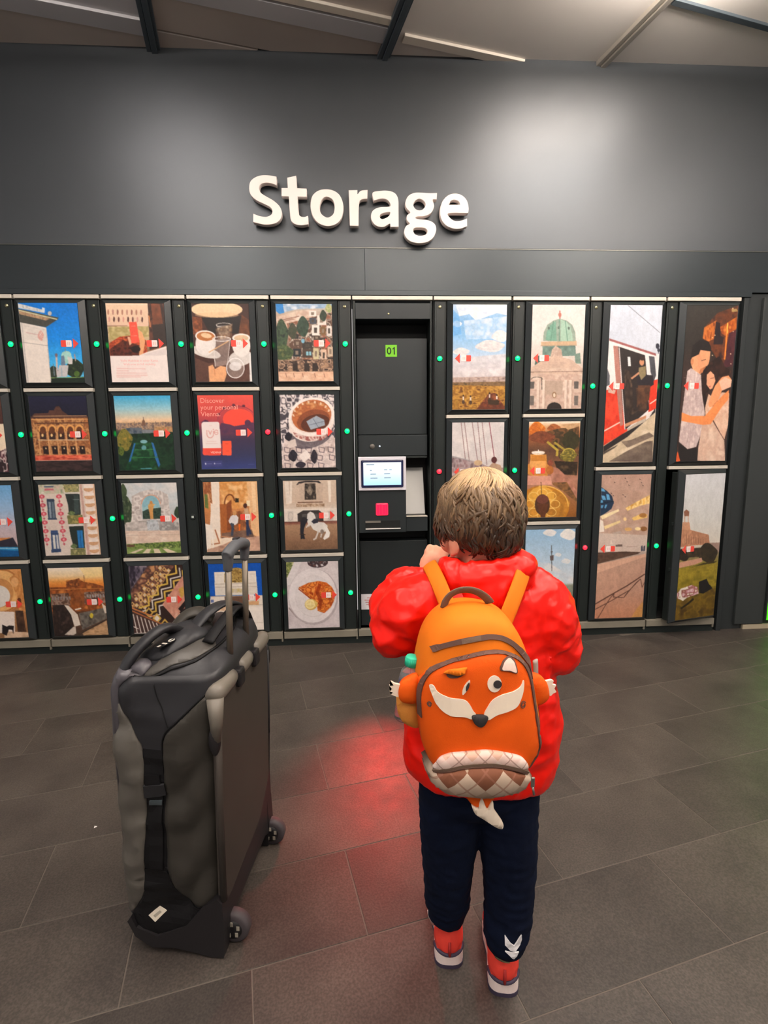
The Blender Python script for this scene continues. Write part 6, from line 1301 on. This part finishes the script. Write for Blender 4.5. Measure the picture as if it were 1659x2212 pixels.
# ------------------------------------------------------------------ wheeled duffel
BA = math.radians(-8.5)
bag = thing('wheeled_duffel', 'grey and black wheeled duffel bag standing upright with its handle extended', 'luggage', (1.446, -1.686, 0), BA)
m_g1 = M('bag_grey_coated', '57534d', 0.38, spec=0.5, var=0.05, vscale=14, bump=0.05, bscale=60)
m_g2 = M('bag_olive_grey', '34312c', 0.5, spec=0.4, var=0.06, vscale=12, bump=0.06, bscale=60)
m_bd = M('bag_dark_grey', '28282b', 0.45, spec=0.45, var=0.05, vscale=10, bump=0.06, bscale=90)
m_bk = M('bag_black', '0e0d0f', 0.6, spec=0.3, bump=0.08, bscale=300)
m_back = M('bag_back_panel', '413b36', 0.55, spec=0.35, var=0.04, vscale=10, bump=0.12, bscale=900)
m_plast = M('bag_plastic', '201e20', 0.42, spec=0.45); m_roll = M('bag_roll_taupe', '6c665d', 0.45)
m_tubeb = M('handle_tube', '6f665a', 0.35, metal=0.5); m_grip = M('handle_grip', '4e5054', 0.55)
YC, HB, XC, HA = 0.015, 0.175, -0.118, 0.126
def ring(z):
    """half sizes and centre of the bag at height z"""
    lean = 0.030*(z-0.15)
    top = max(0.0, (z-0.60)/0.13); bot_ = max(0.0, (0.10-z)/0.10)
    a = HA*(1-0.16*top**2)*(1-0.30*bot_**1.5); b_ = HB*(1-0.12*top**2)*(1-0.10*bot_**2)
    return XC+lean+(0.018*top if top else 0)+0.035*bot_**1.5, a, b_
vs = []; fs = []; NZ, NA = 46, 72
for i in range(NZ+1):
    z = 0.035+(0.700-0.035)*i/NZ; cx, a, b_ = ring(z); e_ = 2/5.5
    for k in range(NA):
        t = 2*math.pi*k/NA; ct, st_ = math.cos(t), math.sin(t)
        x = cx+a*math.copysign(abs(ct)**e_, ct); y = YC+b_*math.copysign(abs(st_)**e_, st_)
        w = 0.0
        if x < cx+a*0.5:
            w = 0.010*mnoise.noise(Vector((x*9, y*7, z*11)))+0.006*ridged((x*0.6, y*0.8, z*1.5), 12, 2.0)
            if x < cx-a*0.6: w += 0.006*math.sin(z*42+y*9)
        if st_ < -0.3 and x > cx: w += 0.006*math.sin((z-1.3*(x-cx))*46)*max(0, min(1, (cx+a-x)/0.05))*max(0, min(1, (0.6-z)/0.1))
        d = Vector((x-cx, y-YC, 0)).normalized(); vs.append((x+d.x*w, y+d.y*w, z))
for i in range(NZ):
    for k in range(NA): fs.append((i*NA+k, i*NA+(k+1) % NA, (i+1)*NA+(k+1) % NA, (i+1)*NA+k))
# domed top end and closed bottom
o0 = len(vs); cx, a, b_ = ring(0.700)
tops = [(0.93, 0.716), (0.82, 0.728), (0.66, 0.736), (0.45, 0.742), (0.22, 0.745)]
for s, z in tops:
    for k in range(NA):
        p = vs[NZ*NA+k]; x, y = cx+(p[0]-cx)*s, YC+(p[1]-YC)*s
        vs.append((x, y, z+0.020*(y-YC)/HB*s-0.018*max(0, -(x-cx)/a)*1.0+0.006*mnoise.noise(Vector((x*16, y*16, 1.0)))))
for i in range(len(tops)):
    A = NZ*NA if i == 0 else o0+(i-1)*NA; B = o0+i*NA
    for k in range(NA): fs.append((A+k, A+(k+1) % NA, B+(k+1) % NA, B+k))
fs.append(tuple(o0+(len(tops)-1)*NA+k for k in range(NA))); fs.append(tuple(range(NA-1, -1, -1)))
bm2 = MB().add(vs, fs, 0, True).mesh('bag_body', m_bd)
t_bag = bvh_of(bm2); bag_body = link('bag_body', bm2, bag)
BS = surf_from(t_bag, -0.16)
def bd(name, pts, mat, off=0.0005, th=0.002, step=0.014, puff=0.0, surf=None, parent=None, sm=True, per=4):
    return decal(name, smoothpts(pts, True, per) if sm else pts, surf or BS, mat, parent or bag, off, th, step, puff)
# side facing the hall: grey flap, black strap channel, olive panel, black foot panel
bd('side_panel', [(-0.238,0.600),(-0.232,0.640),(-0.218,0.655),(-0.200,0.628),(-0.183,0.596),(-0.165,0.560),(-0.152,0.525),(-0.152,0.45),(-0.155,0.378),(-0.165,0.28),(-0.172,0.21),(-0.176,0.165),(-0.196,0.125),(-0.220,0.098),(-0.236,0.13),(-0.240,0.25),(-0.241,0.45)], m_g1, 0.0005, 0.003, 0.012, 0.008, per=3)
bd('side_panel', [(-0.100,0.50),(-0.098,0.545),(-0.086,0.575),(-0.060,0.600),(-0.030,0.630),(-0.004,0.655),(0.012,0.668),(0.017,0.60),(0.013,0.45),(0.008,0.30),(0.005,0.20),(0.002,0.150),(-0.025,0.130),(-0.060,0.140),(-0.088,0.165),(-0.104,0.205),(-0.108,0.25),(-0.108,0.38)], m_g2, 0.0005, 0.003, 0.012, 0.006, per=3)
bd('strap_channel', [(-0.152,0.53),(-0.104,0.53),(-0.104,0.45),(-0.110,0.30),(-0.112,0.22),(-0.100,0.19),(-0.165,0.19),(-0.168,0.25),(-0.156,0.40)], m_bk, 0.0003, 0.001, 0.02, sm=False)
bd('foot_panel', [(-0.170,0.225),(-0.113,0.225),(-0.104,0.195),(-0.085,0.160),(-0.055,0.132),(-0.028,0.118),(-0.040,0.085),(-0.090,0.058),(-0.150,0.048),(-0.185,0.052),(-0.205,0.075),(-0.212,0.098),(-0.192,0.125),(-0.175,0.160)], m_bk, 0.0008, 0.002, 0.014, per=3)
st1 = bd('compression_strap', [(-0.147,0.47),(-0.112,0.47),(-0.114,0.36),(-0.119,0.235),(-0.153,0.235),(-0.150,0.36)], m_bk, 0.003, 0.003, 0.02, sm=False)
bd('strap_bridge', [(-0.153,0.445),(-0.104,0.452),(-0.104,0.418),(-0.154,0.412)], m_bd, 0.005, 0.003, 0.02, sm=False)
bd('strap_buckle', [(-0.144,0.404),(-0.114,0.405),(-0.114,0.394),(-0.144,0.393)], M('buckle_grey', '3c4448', 0.3), 0.007, 0.003, 0.02, sm=False)
lb = bd('white_tag', [(-0.170,0.100),(-0.143,0.124),(-0.126,0.112),(-0.153,0.086)], M('tag_white', 'dcd2c0', 0.6), 0.003, 0.0012, 0.02, sm=False)
bd('tag_print', [(-0.158,0.100),(-0.143,0.113),(-0.138,0.109),(-0.153,0.096)], M('tag_print', 'a49c8c', 0.6), 0.0045, 0.0005, 0.02, sm=False)
def seam(name, pts, r, mat, y=-0.19):
    P = []
    for q in smoothpts(pts, False, 5):
        h, nn = BS(q[0], q[1]); P.append(h+nn*0.001)
    return MB().tube(P, r, 6).obj(name, mat, bag)
seam('seam', [(-0.082,0.585),(-0.095,0.620),(-0.108,0.650),(-0.116,0.685)], 0.0012, m_bk)
seam('piping', [(-0.104,0.50),(-0.102,0.545),(-0.090,0.577),(-0.062,0.604),(-0.030,0.634),(-0.002,0.660)], 0.0022, m_bk)
seam('piping', [(-0.222,0.12),(-0.232,0.25),(-0.232,0.45),(-0.226,0.60)], 0.003, m_plast)
# back panel with rolled top edge
bp_ = MB()
P = [(-0.158, 0.15), (-0.150, 0.125), (0.08, 0.150), (0.115, 0.165), (0.185, 0.235), (0.188, 0.60), (0.178, 0.655), (-0.145, 0.665), (-0.160, 0.64)]
n = len(P); v_ = []
for q, (y, z) in enumerate(P):
    x = 0.0085+0.030*(z-0.15)
    v_ += [(x-0.006, y, z), (x+0.008, y, z)]
bp_.add(v_, [tuple(2*i+1 for i in range(n)), tuple(2*i for i in range(n-1, -1, -1))]+[(2*i, 2*i+1, 2*((i+1) % n)+1, 2*((i+1) % n)) for i in range(n)])
bp_.obj('back_panel', m_back, bag)
MB().tube([(0.016, -0.160, 0.15), (0.024, -0.164, 0.40), (0.031, -0.160, 0.64)], 0.008, 10).obj('edge_binding', m_back, bag)
MB().tube([(0.016, 0.189, 0.24), (0.024, 0.191, 0.40), (0.031, 0.189, 0.62)], 0.004, 8).obj('edge_binding', m_plast, bag)
TY = (-0.036, 0.074)
def seg(y0, y1, name='top_roll', mat=None, r=0.022):
    pts = [(0.020, y0+(y1-y0)*t, 0.660) for t in np.linspace(0, 1, 6)]
    return MB().tube(pts, [r*0.86]+[r]*4+[r*0.86], 16).obj(name, mat or m_roll, bag)
seg(-0.155, TY[0]-0.018); seg(TY[0]+0.020, TY[1]-0.020); seg(TY[1]+0.018, 0.186)
MB().tube([(0.024, -0.155, 0.655), (0.028, -0.165, 0.62), (0.026, -0.166, 0.56)], [0.019, 0.016, 0.010], 12).obj('top_roll', m_roll, bag)
for y in TY:
    s_ = MB().box(-0.004, 0.044, y-0.017, y+0.017, 0.628, 0.672, 0, 0.006).obj('tube_socket', m_plast, bag)
# telescopic handle
for y, x in ((TY[0], 0.012), (TY[1], 0.012)):
    tb2 = MB().box(x-0.0085, x+0.0085, y-0.0055, y+0.0055, 0.40, 0.668, 0, 0.003)
    tb2.tube([(x, y, 0.655), (x+0.010, y, 0.930)], 0.0078, 12); tb2.obj('handle_tube', m_tubeb, bag)
g_ = MB()
yy = np.linspace(TY[0]-0.012, TY[1]+0.012, 12)
g_.tube([(0.022+0.004*math.sin(3.14*i/11), y, 0.953+0.016*math.sin(3.14*i/11)) for i, y in enumerate(yy)], [0.012]+[0.0145]*10+[0.012], 16)
for y in TY: g_.tube([(0.020, y, 0.915), (0.022, y, 0.935), (0.022, y, 0.955)], [0.0105, 0.0125, 0.014], 14)
gr = link('grip', soft_mesh('grip', g_, 0.003, 3, [m_grip]), bag)
MB().box(0.016, 0.030, 0.008, 0.030, 0.979, 0.986, 0, 0.003).obj('release_button', m_plast, gr)
# wheel base: moulded foot, wheels and guards
wb = MB()
prof2 = [(-0.055, 0.012), (-0.020, 0.004), (0.012, 0.004), (0.018, 0.07), (0.016, 0.150), (0.004, 0.160), (-0.030, 0.140), (-0.075, 0.085), (-0.150, 0.050), (-0.200, 0.070), (-0.212, 0.098), (-0.222, 0.085), (-0.205, 0.045), (-0.165, 0.018), (-0.110, 0.022)]
wb.prism(prof2, -0.172, -0.135, 'y'); wb.prism(prof2, 0.165, 0.205, 'y')
wb.prism([(-0.20, 0.030), (-0.02, 0.030), (0.014, 0.06), (0.016, 0.130), (-0.02, 0.130), (-0.10, 0.075), (-0.20, 0.075)], -0.14, 0.17, 'y')
wb.obj('wheel_base', m_plast, bag)
gd = MB()
gd.prism([(-0.160, 0.150), (-0.145, 0.125), (0.075, 0.148), (0.115, 0.165), (0.185, 0.232), (0.192, 0.30), (0.200, 0.30), (0.203, 0.22), (0.200, 0.06), (0.16, 0.05), (0.10, 0.085), (-0.05, 0.075), (-0.160, 0.070)], 0.004, 0.016, 'x'); gd.obj('kick_plate', m_plast, bag)
m_rub = M('wheel_rubber', '453f42', 0.6); m_hub = M('wheel_hub', '1a181a', 0.5); m_spk = M('wheel_spoke_pale', 'a09a8c', 0.5)
for y in (-0.118, 0.186):
    w = MB().lathe([(0.020, -0.015), (0.034, -0.015), (0.040, -0.010), (0.040, 0.010), (0.034, 0.015), (0.020, 0.015)], 28, (0.020, y, 0.040), 'y').obj('wheel', m_rub, bag)
    hb2 = MB().lathe([(0.006, -0.017), (0.024, -0.0165), (0.024, 0.0165), (0.006, 0.017)], 20, (0.020, y, 0.040), 'y').obj('hub', m_hub, w)
    for i in range(5):
        a = 2*math.pi*i/5+0.4; MB().box(-0.004, 0.004, -0.018, 0.018, -0.006, 0.006, 0, 0.001).obj('spoke', m_spk, w, (0.020+0.016*math.cos(a), y, 0.040+0.016*math.sin(a)))
# corner lock bumpers
for (y, z, r) in ((-0.165, 0.560, 0.030), (0.196, 0.600, 0.030)):
    MB().ball((0.022, y, z), (0.014, 0.013, r*1.2), 14, 10).obj('corner_bumper', m_plast, bag)
MB().box(0.018, 0.026, 0.186, 0.196, 0.36, 0.41, 0, 0.002).obj('side_loop', m_bk, bag)
# top end: zip, flaps and grab handles
TT = bvh_of(bm2)
def top_at(x, y):
    h, nn, i, d = TT.ray_cast(Vector((x, y, 1.2)), Vector((0, 0, -1)))
    return (h if h is not None else Vector((x, y, 0.70))), (nn if h is not None and nn.z > 0 else Vector((0, 0, 1)))
zl = smoothpts([(-0.165, -0.15), (-0.10, -0.135), (-0.04, -0.11), (-0.012, -0.05), (-0.01, 0.05), (-0.03, 0.12)], False, 5)
MB().tube([top_at(*q)[0]+Vector((0, 0, 0.001)) for q in zl], 0.0035, 8).obj('zip', m_bk, bag)
def slab(name, pts, mat, h=0.012, lift=0.002, puff=0.010, fold=0.0):
    return decal(name, smoothpts(pts, True, 4), lambda a, b_: (top_at(a, b_)[0]+Vector((0, 0, fold*math.sin(a*40+b_*25))), top_at(a, b_)[1]), mat, bag, lift, h, 0.012, puff)
slab('top_flap', [(-0.205, -0.06), (-0.15, -0.10), (-0.09, -0.09), (-0.05, -0.02), (-0.07, 0.06), (-0.12, 0.10), (-0.19, 0.06)], m_bd, 0.008, 0.0, 0.014, 0.004)
slab('top_panel', [(-0.150, -0.140), (-0.09, -0.125), (-0.04, -0.10), (-0.015, -0.05), (-0.05, -0.03), (-0.11, -0.09)], M('bag_mid_grey', '46433f', 0.4, spec=0.5), 0.003, 0.0, 0.004)
slab('corner_pad', [(-0.225, -0.145), (-0.17, -0.150), (-0.14, -0.115), (-0.185, -0.085), (-0.228, -0.10)], M('bag_sheen_grey', '4e4b50', 0.35, spec=0.55), 0.006, 0.0, 0.016)
lg = MB().box(-0.011, 0.011, -0.038, 0.038, 0, 0.0015, 0, 0.0005).obj('logo_strip', m_bk, bag, (-0.112, -0.075, 0.753)); lg.rotation_euler = (0.10, -0.12, -0.5)
m_refl = M('reflective_print', 'efe6da', 0.25, metal=0.3)
MB().box(-0.003, 0.003, -0.036, -0.028, 0.001, 0.0024).obj('logo_mark', m_refl, lg); MB().box(-0.008, 0.008, -0.020, -0.015, 0.001, 0.0024).obj('logo_mark', m_refl, lg)
MB().tube([(0.006*math.cos(a), 0.001+0.007*math.sin(a), 0.0016) for a in np.linspace(0, 6.28, 17)[:-1]], 0.0014, 6, closed=True).obj('logo_mark', m_refl, lg); MB().box(-0.006, 0.006, 0.014, 0.018, 0.001, 0.0024).box(0.003, 0.006, 0.017, 0.024, 0.001, 0.0024).obj('logo_mark', m_refl, lg); MB().box(-0.002, 0.002, 0.030, 0.034, 0.001, 0.0024).obj('logo_mark', m_refl, lg)
def grab(name, pts, w, th, mat):
    return MB().tube(smoothpts(pts, False, 6), w/2, 12, flat=(th/w*2, 1.0), up=(0, 0, 1)).obj(name, mat, bag)
grab('grab_handle', [(-0.215, -0.125, 0.665), (-0.200, -0.115, 0.715), (-0.165, -0.085, 0.760), (-0.140, -0.050, 0.775), (-0.125, -0.02, 0.755), (-0.12, 0.0, 0.735)], 0.052, 0.012, m_bd)
grab('grab_handle', [(-0.165, 0.02, 0.735), (-0.135, 0.045, 0.772), (-0.100, 0.06, 0.778), (-0.075, 0.07, 0.755)], 0.046, 0.010, m_g2)
grab('carry_strap', [(-0.095, -0.005, 0.752), (-0.07, 0.03, 0.785), (-0.045, 0.08, 0.795), (-0.03, 0.14, 0.765), (-0.03, 0.165, 0.70)], 0.048, 0.008, m_bd)
grab('carry_strap', [(-0.03, -0.06, 0.745), (-0.012, 0.0, 0.780), (-0.006, 0.06, 0.790), (-0.008, 0.12, 0.760), (-0.008, 0.165, 0.690)], 0.034, 0.006, m_bk)

# a scrap of paper left on the floor beside the bag
pp = MB().add([(0, 0, 0.0005), (0.008, 0.002, 0.003), (0.007, 0.007, 0.0008), (0.0, 0.005, 0.004), (0, 0, 0.0), (0.008, 0.002, 0.0022), (0.007, 0.007, 0.0), (0.0, 0.005, 0.0032)], [(0, 1, 2, 3), (7, 6, 5, 4), (0, 4, 5, 1), (1, 5, 6, 2), (2, 6, 7, 3), (3, 7, 4, 0)]).obj('paper_scrap', M('paper_scrap', 'e8e4e0', 0.8), None, (0.913, -1.407, 0.0))
tag(pp, 'tiny crumpled white paper scrap on the floor by the duffel', 'paper')
